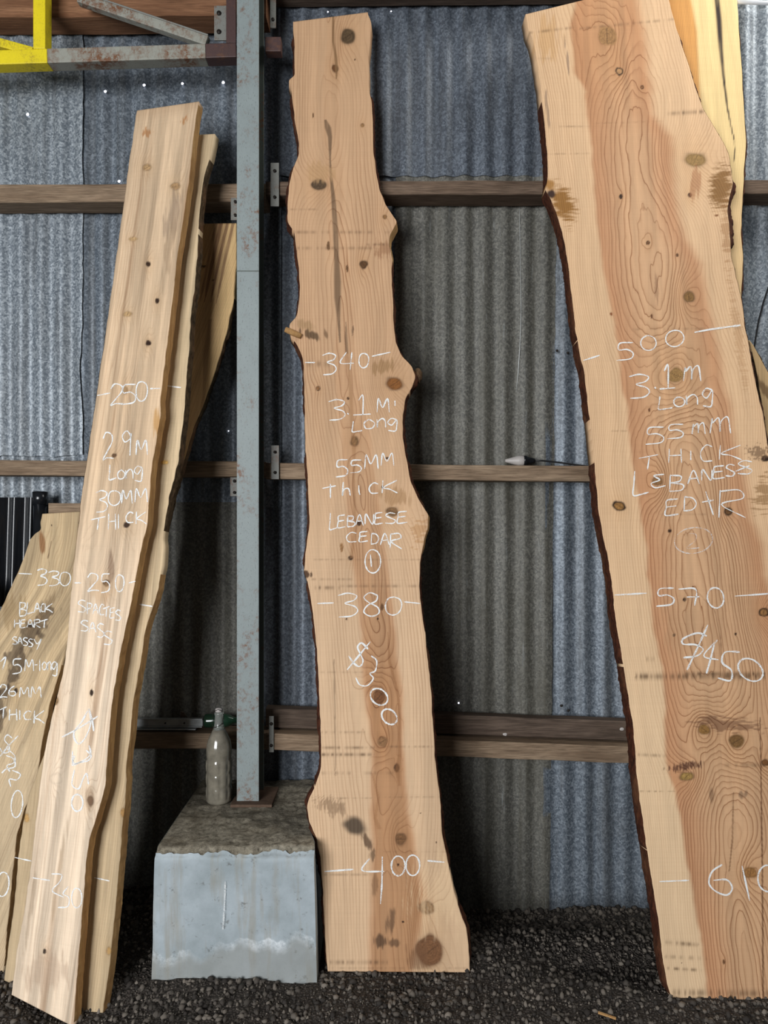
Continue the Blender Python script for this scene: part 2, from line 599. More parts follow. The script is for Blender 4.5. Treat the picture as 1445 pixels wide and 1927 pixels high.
# ------------------------------------------------------------------ girts and beams
def beam(name, label, pl, pr, px0, px1, h_px, d0, d1, mat, cat='beam', group=None, wob=0.0015, seed=0):
    """timber rail: pl, pr are the heights (photo px) of its top front edge at px0 and px1"""
    a, b = unproj(px0, pl, d0), unproj(px1, pr, d0)
    h = h_px * d0 / F_PX
    dep = d1 - d0
    n = max(6, int((b[0] - a[0]) / 0.06))
    root_loc = (a + b) / 2 + np.array([0, dep / 2, -h / 2])
    vs = []
    sec = [(0, 0), (0, -1), (1, -1), (1, 0)]
    c = 0.003
    prof = [(c, 0), (0, -c), (0, -h + c), (c, -h), (dep - c, -h), (dep, -h + c), (dep, -c), (dep - c, 0)]
    for i in range(n + 1):
        p = a + (b - a) * i / n
        for k, (q, r) in enumerate(prof):
            w = wob * float(vnoise(i * 0.35, k * 1.7, seed))
            vs.append(p + np.array([0, q + w, r + wob * float(vnoise(i * 0.4, k * 2.1 + 9, seed + 1))]) - root_loc)
    fs = []
    m = len(prof)
    for i in range(n):
        for k in range(m):
            k2 = (k + 1) % m
            fs.append((i * m + k, i * m + k2, (i + 1) * m + k2, (i + 1) * m + k))
    fs.append(tuple(range(m)))
    fs.append(tuple(n * m + k for k in range(m - 1, -1, -1)))
    me = bpy.data.meshes.new(name)
    me.from_pydata([tuple(v) for v in vs], [], fs)
    o = link(name, me, mat)
    o.location = root_loc
    return tag(o, label, cat, group)


DG, DW_ = 2.580, 2.680
G = 'timber wall girts'
beam('timber_girt', 'weathered upper timber girt running left of the steel post', 348, 345, -480, 500, 34, DG, DW_, M['girt'], group=G, seed=1)
beam('timber_girt', 'dark upper timber girt between the steel post and the right slabs', 341, 337, 500, 1900, 26, DG, DW_, M['girt_mid'], group=G, seed=2)
beam('timber_girt', 'thin weathered middle girt left of the steel post, at chest height', 862, 869, -480, 500, 29, DG + .01, DW_, M['girt'], group=G, seed=3)
beam('timber_girt', 'thin middle girt right of the steel post, with a grey plug on it', 871, 884, 500, 1900, 30, DG + .01, DW_, M['girt'], group=G, seed=4)
beam('timber_girt', 'lowest timber girt left of the post, carrying scrap and a bottle', 1379, 1381, -480, 500, 29, DG, DW_, M['girt'], group=G, seed=5)
beam('timber_girt', 'lowest timber girt right of the post, under a dark board', 1380, 1432, 500, 1900, 31, DG, DW_, M['girt'], group=G, seed=6)
beam('timber_board', 'dark board standing on the lowest girt against the wall', 1333, 1385, 500, 1900, 36, DG + .045, DW_ - .004, M['girt_dark'], 'board', seed=7)
beam('timber_beam', 'reddish brown timber beam above the yellow steel truss', -30, -38, -480, 500, 66, DG, DW_, M['girt_brown'], group=G, seed=8)
beam('timber_beam', 'dark timber beam along the top of the wall above the middle slab', -92, -98, 500, 1105, 70, DG, DW_, M['girt_dark'], group=G, seed=9)

# white flecks on the dark board
for px, py in [(950, 1382), (1170, 1372)]:
    p = unproj(px, py, DG + .043)
    bm = bmesh.new()
    bmesh.ops.create_icosphere(bm, subdivisions=2, radius=0.007)
    for v in bm.verts:
        v.co = Vector((v.co.x * (1 + .3 * random.random()), v.co.y * .25, v.co.z * (.7 + .3 * random.random()))) + Vector(p)
    o = bm_obj('lead_washer', bm, M['plug'], bpy.data.objects['timber_board'])
    o.matrix_parent_inverse = bpy.data.objects['timber_board'].matrix_world.inverted()
    o.data.transform(__import__('mathutils').Matrix.Translation(-bpy.data.objects['timber_board'].location))
    o.matrix_parent_inverse.identity()

# ------------------------------------------------------------------ steel post on the concrete footing
BT = 0.389   # block top
pd0, pd1 = 2.470, 2.580
pL, pR = unproj(445.5, 0, pd0)[0], unproj(487, 0, pd0)[0]
post = empty('steel_post', ((pL + pR) / 2, CAM_Y + pd0 + .055, BT))
PX0 = post.location


def pbox(name, x0, x1, d0, d1, z0, z1, mat, parent=None, bevel=0.0015):
    par = parent or post
    L = par.location
    o = box(name, x0 - L[0], x1 - L[0], CAM_Y + d0 - L[1], CAM_Y + d1 - L[1], z0 - L[2], z1 - L[2], mat, par, bevel)
    return o


pbox('base_plate', pL - .016, pR + .05, pd0 - .03, pd1 + .02, BT - .002, BT + .008, M['rust'])
pbox('front_flange', pL, pR, pd0, pd0 + .008, BT + .008, 3.7, M['post'])
pbox('rear_flange', pL, pR, pd1 - .01, pd1 - .002, BT + .008, 3.7, M['post_in'])
pbox('web', (pL + pR) / 2 - .003, (pL + pR) / 2 + .003, pd0 + .008, pd1 - .01, BT + .008, 3.7, M['post_in'], bevel=0)
# cleats bolted to the girts
for (px0, px1, py0, py1, d) in [(509, 525, 306, 388, 2.572), (510, 525, 838, 902, 2.580), (506, 515, 1348, 1416, 2.572), (508, 519, -20, 52, 2.572),
                                (434, 452, 372, 414, 2.572), (433, 450, 898, 934, 2.580)]:
    a, b = unproj(px0, py0, d), unproj(px1, py1, d)
    c = pbox('cleat', a[0], b[0], d, d + .006, b[2], a[2], M['cleat'])
    for fz in (0.2, 0.8):
        z = a[2] + (b[2] - a[2]) * fz
        bo = tube('bolt', [((a[0] + b[0]) / 2 - PX0[0], CAM_Y + d - .006 - PX0[1], z - PX0[2]), ((a[0] + b[0]) / 2 - PX0[0], CAM_Y + d + .001 - PX0[1], z - PX0[2])],
                  0.0058, M['bolt'], c, 6)
# butt-weld line on the front flange, where the paint changes
p = unproj(445, 510, pd0)
pbox('weld_seam', pL - .0008, pR + .0008, pd0 - .0012, pd0 + .003, p[2] - .002, p[2] + .002, M['post_in'], bevel=0.0008)
tag(post, 'tall grey-blue painted steel post standing on a concrete footing', 'post')

# ------------------------------------------------------------------ truss at upper left
td = 2.485
t0, t1 = unproj(-420, 116, td), unproj(445, 78, td)
truss = empty('steel_truss', tuple(unproj(200, 100, td)))
TL = np.array(truss.location)


def slanted_bar(name, p0, p1, h, dep, mat, parent, lim=None):
    p0, p1 = np.array(p0) - TL, np.array(p1) - TL
    ax = (p1 - p0) / np.linalg.norm(p1 - p0)
    pr = np.array([-ax[2], 0, ax[0]])
    bm = bmesh.new()
    vs = []
    for p in (p0, p1):
        for q, r in ((0, 0), (dep, 0), (dep, -h), (0, -h)):
            vs.append(bm.verts.new(p + np.array([0, q, 0]) + pr * r))
    for f in ((0, 1, 2, 3), (7, 6, 5, 4), (0, 4, 5, 1), (1, 5, 6, 2), (2, 6, 7, 3), (3, 7, 4, 0)):
        bm.faces.new([vs[i] for i in f])
    bmesh.ops.recalc_face_normals(bm, faces=bm.faces)
    return bm_obj(name, bm, mat, parent, 0.003)


def tp(px, py, d=td):
    return unproj(px, py, d)


def lerp_y(x):
    return 94 + (80 - 94) * x / 445.0


chord_h = 0.050
slanted_bar('painted_chord_end', tp(-420, lerp_y(-420)), tp(88, lerp_y(88)), chord_h, .05, M['yellow'], truss)
slanted_bar('chord', tp(88, lerp_y(88)), tp(386, lerp_y(386)), chord_h, .05, M['truss'], truss)
slanted_bar('primed_chord_joint', tp(386, lerp_y(386)), tp(444, lerp_y(444)), chord_h, .05, M['primer'], truss)
o = box('painted_upright', *(np.array([tp(62, 0)[0], tp(85, 0)[0]]) - TL[0]), 0, .05, tp(0, lerp_y(75))[2] - TL[2], 3.6 - TL[2], M['yellow'], truss, .003)
slanted_bar('diagonal', tp(150, -16, 2.50), tp(392, 66, 2.50), 0.036, .030, M['truss'], truss)
slanted_bar('diagonal_lip', tp(150, -18, 2.497), tp(392, 64, 2.497), 0.006, .004, M['cleat'], truss)
slanted_bar('painted_brace', tp(-200, 16, 2.50), tp(62, 88, 2.50), 0.030, .03, M['yellow'], truss)
g0, g1 = tp(426, 0, 2.51), tp(444.5, 82, 2.51)
box('gusset', g0[0] - TL[0], g1[0] - TL[0], .02, .03, g1[2] - TL[2], 3.5 - TL[2], M['primer'], truss, .001)
g0, g1 = tp(403, 11, 2.515), tp(426, 76, 2.515)
cl = box('bracket_plate', g0[0] - TL[0], g1[0] - TL[0], .028, .036, g1[2] - TL[2], g0[2] - TL[2], M['cleat'], truss, .002)
for py in (25, 60):
    q = tp(412, py, 2.512) - TL
    tube('bolt', [(q[0], q[1] - .003, q[2]), (q[0], q[1] + .004, q[2])], .008, M['bolt'], cl, 12)
tag(truss, 'steel roof truss with yellow painted end, at upper left', 'truss')
g0, g1 = unproj(489, 76, 2.55), unproj(529, 103, 2.55)
o = box('steel_stub', -.016, .04, -.02, .02, -.026, .026, M['primer'], None, .003)
o.location = (g0 + g1) / 2
tag(o, 'dark primed steel stub beside the post near the roof', 'bracket')

# ------------------------------------------------------------------ concrete footing
bx0, bx1 = -0.690, -0.205
by0, by1 = CAM_Y + 2.128, -0.012
blk = empty('concrete_footing', ((bx0 + bx1) / 2, (by0 + by1) / 2, 0))
tc_ = NT('pale_concrete_face')
gco = tc_.n('ShaderNodeTexCoord')
sp = tc_.n('ShaderNodeSeparateXYZ')
tc_.l(gco.outputs['Object'], sp.inputs[0])
nA = tc_.noise(tc_.coord((1, 1, 1)), 7, 5, 0.65)
nB = tc_.noise(tc_.coord((1, 1, 1)), 34, 6, 0.75)
nC = tc_.noise(tc_.coord((6, 1, 0.6)), 4, 4, 0.6)
cc = tc_.mix(tc_.ramp(nA, [(0.35, 0.0), (0.7, 1.0)]), L3(150, 160, 164), L3(176, 186, 192))
cc = tc_.mix(tc_.ramp(nC, [(0.54, 0.0), (0.72, 0.55)]), cc, L3(146, 132, 104))
cc = tc_.mix(tc_.ramp(nB, [(0.30, 0.8), (0.41, 0.0)]), cc, L3(92, 88, 82))
# salt bloom along a wavy tide-line, dirt-grey below it
n1d = tc_.noise(tc_.coord((1, 0.2, 0.2)), 7, 3, 0.55)
zl = tc_.math('SUBTRACT', sp.outputs[2], tc_.math('MULTIPLY_ADD', n1d, 0.20, -0.005))
cc = tc_.mix(tc_.ramp(tc_.math('MULTIPLY_ADD', zl, 8.0, 0.5), [(0.30, 0.55), (0.52, 0.0)]), cc, L3(146, 146, 140))
tide = tc_.ramp(tc_.math('MULTIPLY_ADD', zl, 14.0, 0.5), [(0.05, 0.0), (0.42, 0.75), (0.53, 0.8), (0.60, 0.0)])
cc = tc_.mix(tc_.math('MULTIPLY', tide, tc_.math('MULTIPLY', tc_.ramp(nB, [(0.42, 0.05), (0.6, 1.0)]), tc_.ramp(nA, [(0.4, 0.15), (0.58, 1.0)]))), cc, L3(226, 232, 236))
tc_.base(cc, 0.9, 0, 0.2)
tc_.bump(nB, 0.25, 0.003)
tt = NT('rough_concrete_top')
nB = tt.noise(tt.coord(), 60, 6, 0.75)
nA = tt.noise(tt.coord(), 9, 4, 0.6)
cc = tt.mix(tt.ramp(nB, [(0.32, 0.0), (0.68, 1.0)]), L3(84, 78, 68), L3(176, 168, 150))
cc = tt.mix(tt.ramp(nA, [(0.45, 0.0), (0.7, 0.6)]), cc, L3(96, 86, 70))
tt.base(cc, 0.95, 0, 0.15)
tt.bump(nB, 0.9, 0.008)


def block_mesh():
    nx, nz, ny = 70, 56, 60
    Lc = np.array(blk.location)

    def surf(u, v, w):
        """u across, w depth, v up in 0..1"""
        x = bx0 + (bx1 - bx0) * u
        taper = 0.030 * v ** 3 * sstep(0.05, 0.3, w) * u
        x = x + 0.010 * (v - 0.5) * (0.5 - u) * 2 - taper
        y = by0 + (by1 - by0) * w
        z = -0.03 + (BT + 0.03) * v
        r = sstep(0.93, 1.0, v) * (1 - sstep(0.0, 0.06, w))       # chipped arris
        y = y + r * (0.016 + 0.012 * fbm(x * 19, z * 0 + 1.3, 5, 5))
        z = z - r * (0.010 + 0.010 * np.abs(fbm(x * 31, w * 30, 6, 5)))
        return np.stack([x, y, z], -1)
    vs, fs, mi = [], [], []
    off = 0

    def add(U, V_, W_, nr, nc, m, flip=False, disp=None):
        nonlocal off
        P = surf(U, V_, W_)
        if disp is not None:
            P = disp(P, U, V_, W_)
        vs.append(P.reshape(-1, 3))
        f = grid_faces(nr, nc, off)
        fs.append(f[:, ::-1] if flip else f)
        mi.append(np.full(len(f), m))
        off += P.shape[0] * P.shape[1]
    one = lambda a: np.ones_like(a)
    u, v = np.meshgrid(np.linspace(0, 1, nx + 1), np.linspace(0, 1, nz + 1))
    add(u, v, 0 * u, nz, nx, 0, disp=lambda P, U, V_, W_: P + np.stack([0 * U, 0.003 * fbm(P[..., 0] * 9, P[..., 2] * 9, 4, 3) * (1 - sstep(.9, 1, V_)), 0 * U], -1))
    w, v = np.meshgrid(np.linspace(0, 1, ny + 1), np.linspace(0, 1, nz + 1))
    add(0 * w, v, w, nz, ny, 0, True)
    add(one(w), v, w, nz, ny, 0)
    u, w = np.meshgrid(np.linspace(0, 1, nx + 1), np.linspace(0, 1, ny + 1))
    add(u, one(u), w, ny, nx, 1, disp=lambda P, U, V_, W_: P + np.stack([0 * U, 0 * U, (0.0035 * fbm(P[..., 0] * 30, P[..., 1] * 30, 2, 3)) * sstep(0, .1, W_) * sstep(0, .05, U) * sstep(0, .05, 1 - U) - .001], -1))
    me = mesh_np('block', np.concatenate(vs) - Lc, fs)
    me.materials.append(tc_.m)
    me.materials.append(tt.m)
    me.polygons.foreach_set('material_index', np.concatenate(mi).astype(np.int32))
    return me


me = block_mesh()
link('block', me, None, blk, True)
tag(blk, 'pale concrete footing block with rough dirty top, under the steel post', 'concrete block')


# ------------------------------------------------------------------ sawn slabs
class Plane:
    """the sawn face of a board: through base points a, b (on the ground) and leaning by dy/dz"""

    def __init__(self, a, b, top):
        self.o = np.array(a, float)
        eu = np.array(b, float) - self.o
        eu /= np.linalg.norm(eu)
        tv = np.array(top, float) - self.o
        n = np.cross(eu, tv)
        n /= np.linalg.norm(n)
        if n[1] > 0:
            n = -n
        self.eu, self.n = eu, n
        ev = np.cross(n, eu)
        if ev[2] < 0:
            ev = -ev
        self.ev = ev

    def at(self, px, py, lift=0.0):
        px, py = np.broadcast_arrays(np.asarray(px, float), np.asarray(py, float))
        d = np.stack([(px - CX) / F_PX, np.ones_like(px), -(py - CY) / F_PX], -1)
        c = np.array([0, CAM_Y, CAM_Z])
        s = ((self.o - c) @ self.n + lift) / (d @ self.n)
        return c + d * s[..., None]

    def uv(self, P):
        q = P - self.o
        return q @ self.eu, q @ self.ev


def poly(pts, y):
    p = sorted(pts, key=lambda q: q[1])
    return np.interp(y, [q[1] for q in p], [q[0] for q in p])


class Ctx:
    pass


def build_slab(root, plane, Lp, Rp, th, mat, colour, nr, nc, jitL=0.0, jitR=0.0, wane=(0.008, 0.008), seed=0):
    """Lp, Rp: edges traced bottom -> top; returns context"""
    c = Ctx()
    b = np.linspace(0, 1, nr + 1)
    yL = Lp[0][1] + (Lp[-1][1] - Lp[0][1]) * b
    yR = Rp[0][1] + (Rp[-1][1] - Rp[0][1]) * b
    xL = poly(Lp, yL) + jitL * fbm(yL * 0.06, yL * 0, seed, 4)
    xR = poly(Rp, yR) + jitR * fbm(yR * 0.06, yR * 0, seed + 7, 4)
    k = np.ones(5) / 5
    sm = lambda x: np.concatenate([x[:2], np.convolve(x, k, 'valid'), x[-2:]])
    xL, xR = sm(xL), sm(xR)
    a = np.linspace(0, 1, nc + 1)
    PX = xL[:, None] + (xR - xL)[:, None] * a[None]
    PY = yL[:, None] + (yR - yL)[:, None] * a[None]
    P = plane.at(PX, PY)
    U, Vv = plane.uv(P)
    tint, ring, amp = colour(PX, PY, np.broadcast_to(a[None], PX.shape), np.broadcast_to(b[:, None], PX.shape), U, Vv)
    loc = np.array(root.location)
    n = (nr + 1) * (nc + 1)
    front = P.reshape(-1, 3)
    bL = P[:, 0] - plane.n * th - plane.eu * wane[0] * 0.8
    bR = P[:, -1] - plane.n * th + plane.eu * wane[1] * 0.8
    verts = np.concatenate([front, bL, bR]) - loc
    i = np.arange(nr)
    f0 = i * (nc + 1)
    f1 = f0 + nc
    l0, r0 = n + i, n + nr + 1 + i
    sideL = np.stack([f0, f0 + nc + 1, l0 + 1, l0], -1)
    sideR = np.stack([f1, r0, r0 + 1, f1 + nc + 1], -1)
    back = np.stack([l0, l0 + 1, r0 + 1, r0], -1)
    bot = np.concatenate([np.arange(nc + 1)[::-1], [n, n + nr + 1]])[None]
    top = np.concatenate([np.arange(nc + 1) + nr * (nc + 1), [n + 2 * nr + 1, n + nr]])[None]
    tint4 = np.concatenate([np.clip(tint, 0.004, 1), amp[..., None]], -1).reshape(-1, 4)
    eL = np.concatenate([np.clip(tint[:, 0] * 0.9, 0, 1), amp[:, :1] * 0], 1)
    eR = np.concatenate([np.clip(tint[:, -1] * 0.9, 0, 1), amp[:, :1] * 0], 1)
    tintA = np.concatenate([tint4, eL, eR])
    dpx = np.maximum(np.abs(PX[:, -1:] - PX[:, :1]) / nc, .1)
    gyy, gxx = np.gradient(ring)
    rw = np.clip(np.hypot(gxx / dpx, gyy / (abs(yL[1] - yL[0]) + .01)) * 3.2, .06, .7)
    rwA = np.concatenate([rw.reshape(-1), rw[:, 0], rw[:, -1]])
    ringA = np.concatenate([ring.reshape(-1), ring[:, 0], ring[:, -1]])
    me = mesh_np('board', verts, [grid_faces(nr, nc), sideL, sideR, back, bot, top], {'tint': tintA, 'ring': ringA, 'ring_width': rwA})
    c.board = link('board', me, mat, root)
    c.plane, c.root, c.th, c.L, c.R, c.yL, c.yR, c.wane = plane, root, th, P[:, 0], P[:, -1], yL, yR, wane
    return c


def bark(c, side, y0, y1, mat, bulge=0.006, seed=0, lip=0.0015, name='bark_edge', rough=1.0):
    """live edge along one side of a slab between two heights"""
    E, ys = (c.L, c.yL) if side == 'L' else (c.R, c.yR)
    sg = -1 if side == 'L' else 1
    wane = c.wane[0] if side == 'L' else c.wane[1]
    sel = np.where((ys >= min(y0, y1)) & (ys <= max(y0, y1)))[0]
    if len(sel) < 4:
        return
    E = E[sel]
    m, k = len(E), 7
    cc = np.linspace(0, 1, k + 1)
    s = np.linspace(0, 1, m)
    endt = np.minimum(1, np.minimum(s, 1 - s) * m / 6.0)[:, None]
    _, v = c.plane.uv(E)
    nz = fbm(v[:, None] * 60, cc[None] * 3 + 0 * v[:, None], seed, 3)
    nz2 = fbm(v[:, None] * 14, cc[None] * 1.5 + 0 * v[:, None], seed + 4, 3)
    out = wane * cc[None] + bulge * np.sin(math.pi * np.clip(cc * 0.85 + 0.15, 0, 1))[None] * (0.8 + rough * 0.7 * nz2) + 0.0022 * rough * nz
    out[:, 0] = 0.0002 + 0.0012 * np.clip(nz[:, 0], 0, 1)
    out = np.maximum(np.maximum(out, wane * cc[None] * 0.8 + 0.0006), 0) * endt + wane * cc[None] * 0.8 * (1 - endt) + 0.0003
    P = E[:, None, :] - c.plane.n * (c.th * cc[None, :, None] - lip * 0) + c.plane.eu * (sg * out)[..., None]
    loc = np.array(c.root.location)
    f = grid_faces(m - 1, k)
    if side == 'R':
        pass
    me = mesh_np(name, P.reshape(-1, 3) - loc, [f])
    return link(name, me, mat, c.root, True)


def knots_apply(PX, PY, tint, ring, amp, knots, rot=0.0):
    """knots: (x, y, rx, ry, colour, ringpush, spread, rim)"""
    for (kx, ky, rx, ry, col, push, spread, rim) in knots:
        dx, dy = PX - kx, PY - ky
        wob = 1 + 0.16 * vnoise(dx / rx * 1.1 + kx, dy / ry * 1.1 + ky, 3)
        d = np.sqrt((dx / rx) ** 2 + (dy / ry) ** 2) * wob
        de = np.sqrt((dx / (rx * spread)) ** 2 + (dy / (ry * spread * 1.7)) ** 2)
        ring += push * np.exp(-de ** 1.6)
        halo = np.exp(-(de * 1.1) ** 2) * 0.34
        if col is not None:
            colr = s2l(col)
            tint += (halo * min(1, abs(push) / 3.0 + .3))[..., None] * (tint * np.array([0.86, 0.74, 0.58]) - tint)
            w = sstep(1.12, 0.86, d)[..., None]
            grainy = (0.9 + 0.2 * vnoise(PX * 0.5, PY * 0.5, 12))[..., None]
            tint += w * (colr * grainy - tint)
            if rx > 6:
                tint *= (1 - 0.22 * w[..., 0] * np.clip(np.sin(d * rx * 1.5 + 1.2 * vnoise(PX * .12, PY * .12, 7)), 0, 1))[..., None]
                ang = np.arctan2(dy, dx)
                ck = np.exp(-((np.sin(ang * 1.0 + kx) * d * rx) / 0.9) ** 2) * (d < 0.8) * 0.55
                tint += ck[..., None] * (s2l((58, 38, 26)) - tint)
            amp *= 1 - 0.75 * w[..., 0]
        if rim > 0:
            rw = (np.exp(-((d - 1.0) / 0.22) ** 2) * rim)[..., None]
            tint += rw * (s2l((42, 27, 18)) - tint)
    return tint, ring, amp


def streak(PX, PY, tint, pts, col, k=1.0, soft=0.35):
    """pts: (x, y, halfwidth) down the board"""
    p = sorted(pts, key=lambda q: q[1])
    ys = [q[1] for q in p]
    x = np.interp(PY, ys, [q[0] for q in p])
    w = np.interp(PY, ys, [q[2] for q in p])
    d = np.abs(PX - x) / np.maximum(w, 0.01)
    m = sstep(1 + soft, 1 - soft, d) * (PY >= ys[0]) * (PY <= ys[-1]) * k
    m = m * np.clip(1.05 + 0.3 * vnoise(PX * .3, PY * .03, 4), 0, 1)
    tint += m[..., None] * (s2l(col) - tint)
    return tint


def blotch(PX, PY, tint, x, y, rx, ry, col, k, rot=0.0, seed=0, rag=0.5, vs=0.03, hs=0.25):
    ca, sa = math.cos(rot), math.sin(rot)
    dx, dy = PX - x, PY - y
    d = np.sqrt(((dx * ca + dy * sa) / rx) ** 2 + ((-dx * sa + dy * ca) / ry) ** 2)
    d = d + rag * fbm(PX * hs, PY * vs, seed, 2)
    m = sstep(1.15, 0.55, d) * k
    tint += m[..., None] * (s2l(col) - tint)
    return tint


def sawrow(PX, PY, tint, x0, x1, y, h, k, col=(96, 72, 50), per=4.0, slope=0.0):
    """a line of short saw-tooth scorch marks across the board"""
    yy = y + slope * (PX - x0)
    m = np.exp(-((PY - yy) / h) ** 2) * (PX > x0) * (PX < x1)
    m = m * np.clip(0.5 + 0.9 * vnoise(PX / per, PY * 0 + y, 2), 0, 1) * k
    tint += m[..., None] * (s2l(col) - tint)
    return tint


# ---- slab one: pale cedar in the middle
Z5 = lambda X, Y: (500 + X / 2.58, Y / 2.58)
Z6 = lambda X, Y: (500 + X / 2.58, 500 + Y / 2.58)
Z7 = lambda X, Y: (500 + X / 2.58, 1000 + Y / 2.58)
Z8 = lambda X, Y: (500 + X / 2.58, 1450 + Y / 2.58)

L1 = [(616, 1828), (613, 1785), (610.5, 1740), (606.6, 1663), (602.7, 1613), (595, 1578), (582, 1547), (577.5, 1518), (581, 1503), (593, 1480),
      (604, 1446), (604, 1387), (601.5, 1329), (599, 1271), (595, 1213), (589, 1155), (583, 1116), (578, 1092), (573.6, 1081), (571.7, 1074),
      (573.6, 1058), (577.5, 1019), (582.5, 984), (580, 926), (575.6, 849), (573.6, 771), (572, 713), (570, 674), (558, 647), (546.5, 632),
      (544.5, 610), (558, 597), (562, 574), (564, 540), (562, 504), (558, 465), (554, 438), (542, 419), (540.7, 388), (543.5, 349), (550, 322),
      (562, 291), (562, 267), (556, 233), (550, 186), (548.5, 167), (542.6, 150), (554, 143), (553.5, 77), (551.5, 41)]
R1 = [(884, 1830), (882, 1779.5), (878, 1748), (866, 1717), (852.7, 1671), (841, 1617), (831, 1566), (829.5, 1515), (823.6, 1465), (818, 1418),
      (815, 1368), (812, 1318), (808, 1271), (804, 1232), (800, 1194), (792.6, 1147), (789, 1097), (790, 1058), (792.6, 1046), (798.5, 1015),
      (804, 996), (805.5, 969), (787, 938), (773, 907), (765.5, 868), (758, 822), (758, 779), (763.5, 748), (775, 729), (781, 709), (775, 690),
      (756, 670.5), (744, 643), (739.5, 597), (739.5, 558), (737, 523), (738, 488), (732.5, 461), (733, 442), (747, 417), (740, 407), (725, 384),
      (713, 356.5), (707, 318), (701.5, 279), (702, 240), (698.5, 194), (694, 155), (693, 108), (697, 70), (698.4, 46), (692, 23)]

DB1 = F_PX * 1.4 / (1829 - CY)
pl1 = Plane(unproj(616, 1829, DB1), unproj(884, 1829, DB1), unproj(640, CY - (2.6 - 1.4) * F_PX / 2.523, 2.523))
r1 = empty('cedar_slab', tuple(unproj(745, 1829, DB1)))

HB = (150, 108, 72)   # knot browns
K1 = [(654, 68, 13, 15, (96, 76, 54), 6, 2.4, 0.25), (631, 129, 6, 7, (110, 72, 42), 2.5, 2.6, 0.4), (599, 348, 16, 10, (98, 78, 58), 7, 2.4, 0.2),
      (684, 498, 7, 7.5, (104, 72, 44), 2.5, 2.4, 0.6), (724, 408, 4, 4, (150, 110, 70), 2, 3, 0.5), (742, 722, 16, 11, (150, 96, 48), 7, 2.4, 0.45),
      (598, 731, 3.5, 4, (150, 105, 66), 1.5, 3, 0.8), (667, 830, 7, 9, (140, 104, 68), 3, 2.4, 0.4), (655, 750, 2.5, 3, (80, 54, 34), .8, 3, 0),
      (738, 963, 11, 8, (140, 105, 70), 6, 3, 0.3), (676, 985, 4, 4, (76, 50, 32), 1.2, 3, 0.5), (660, 1050, 4.5, 4.5, (74, 50, 34), 1.4, 3, 0.4),
      (719, 1143, 3, 7, (110, 76, 48), 1, 2.4, 0), (711, 1165, 2, 2, (70, 48, 32), .4, 2, 0), (714, 1310, 11, 13, (128, 84, 52), 9, 3.0, 0.2),
      (720, 1395, 9, 9, (160, 118, 80), 6, 2.6, 0.3), (746, 1445, 5, 7, (92, 62, 40), 2, 2.6, 0.5), (754, 1579, 9, 11, (138, 98, 64), 6, 2.8, 0.4),
      (749, 1627, 2.5, 2.5, (60, 40, 26), .6, 2, 0), (803, 1708, 13, 11, (160, 122, 84), 6, 2.6, 0.3), (808, 1790, 24, 30, (132, 92, 62), 7, 1.7, 0.15),
      (758, 1735, 2.5, 2.5, (70, 46, 30), .6, 2, 0), (682, 236, 3.5, 3.5, (150, 112, 74), 1.2, 3, .4), (589, 217, 1.5, 5, (104, 74, 48), .6, 2, 0),
      (668, 112, 1.5, 1.5, (80, 54, 34), 0, 1, 0), (653, 505, 2, 7, (112, 80, 52), .5, 2, 0), (618, 463, 3, 8, (120, 88, 60), .5, 2, 0),
      (652, 1165, 2, 2, (90, 60, 40), 0, 1, 0), (791, 1530, 1.5, 1.5, (70, 46, 30), 0, 1, 0), (821, 1585, 1.5, 1.5, (70, 46, 30), 0, 1, 0),
      (728, 862, 2.5, 2.5, (66, 44, 30), .3, 2, 0), (720, 917, 3, 3, (70, 46, 30), .5, 2, 0), (643, 1030, 3, 9, (160, 118, 76), .3, 2, 0)]


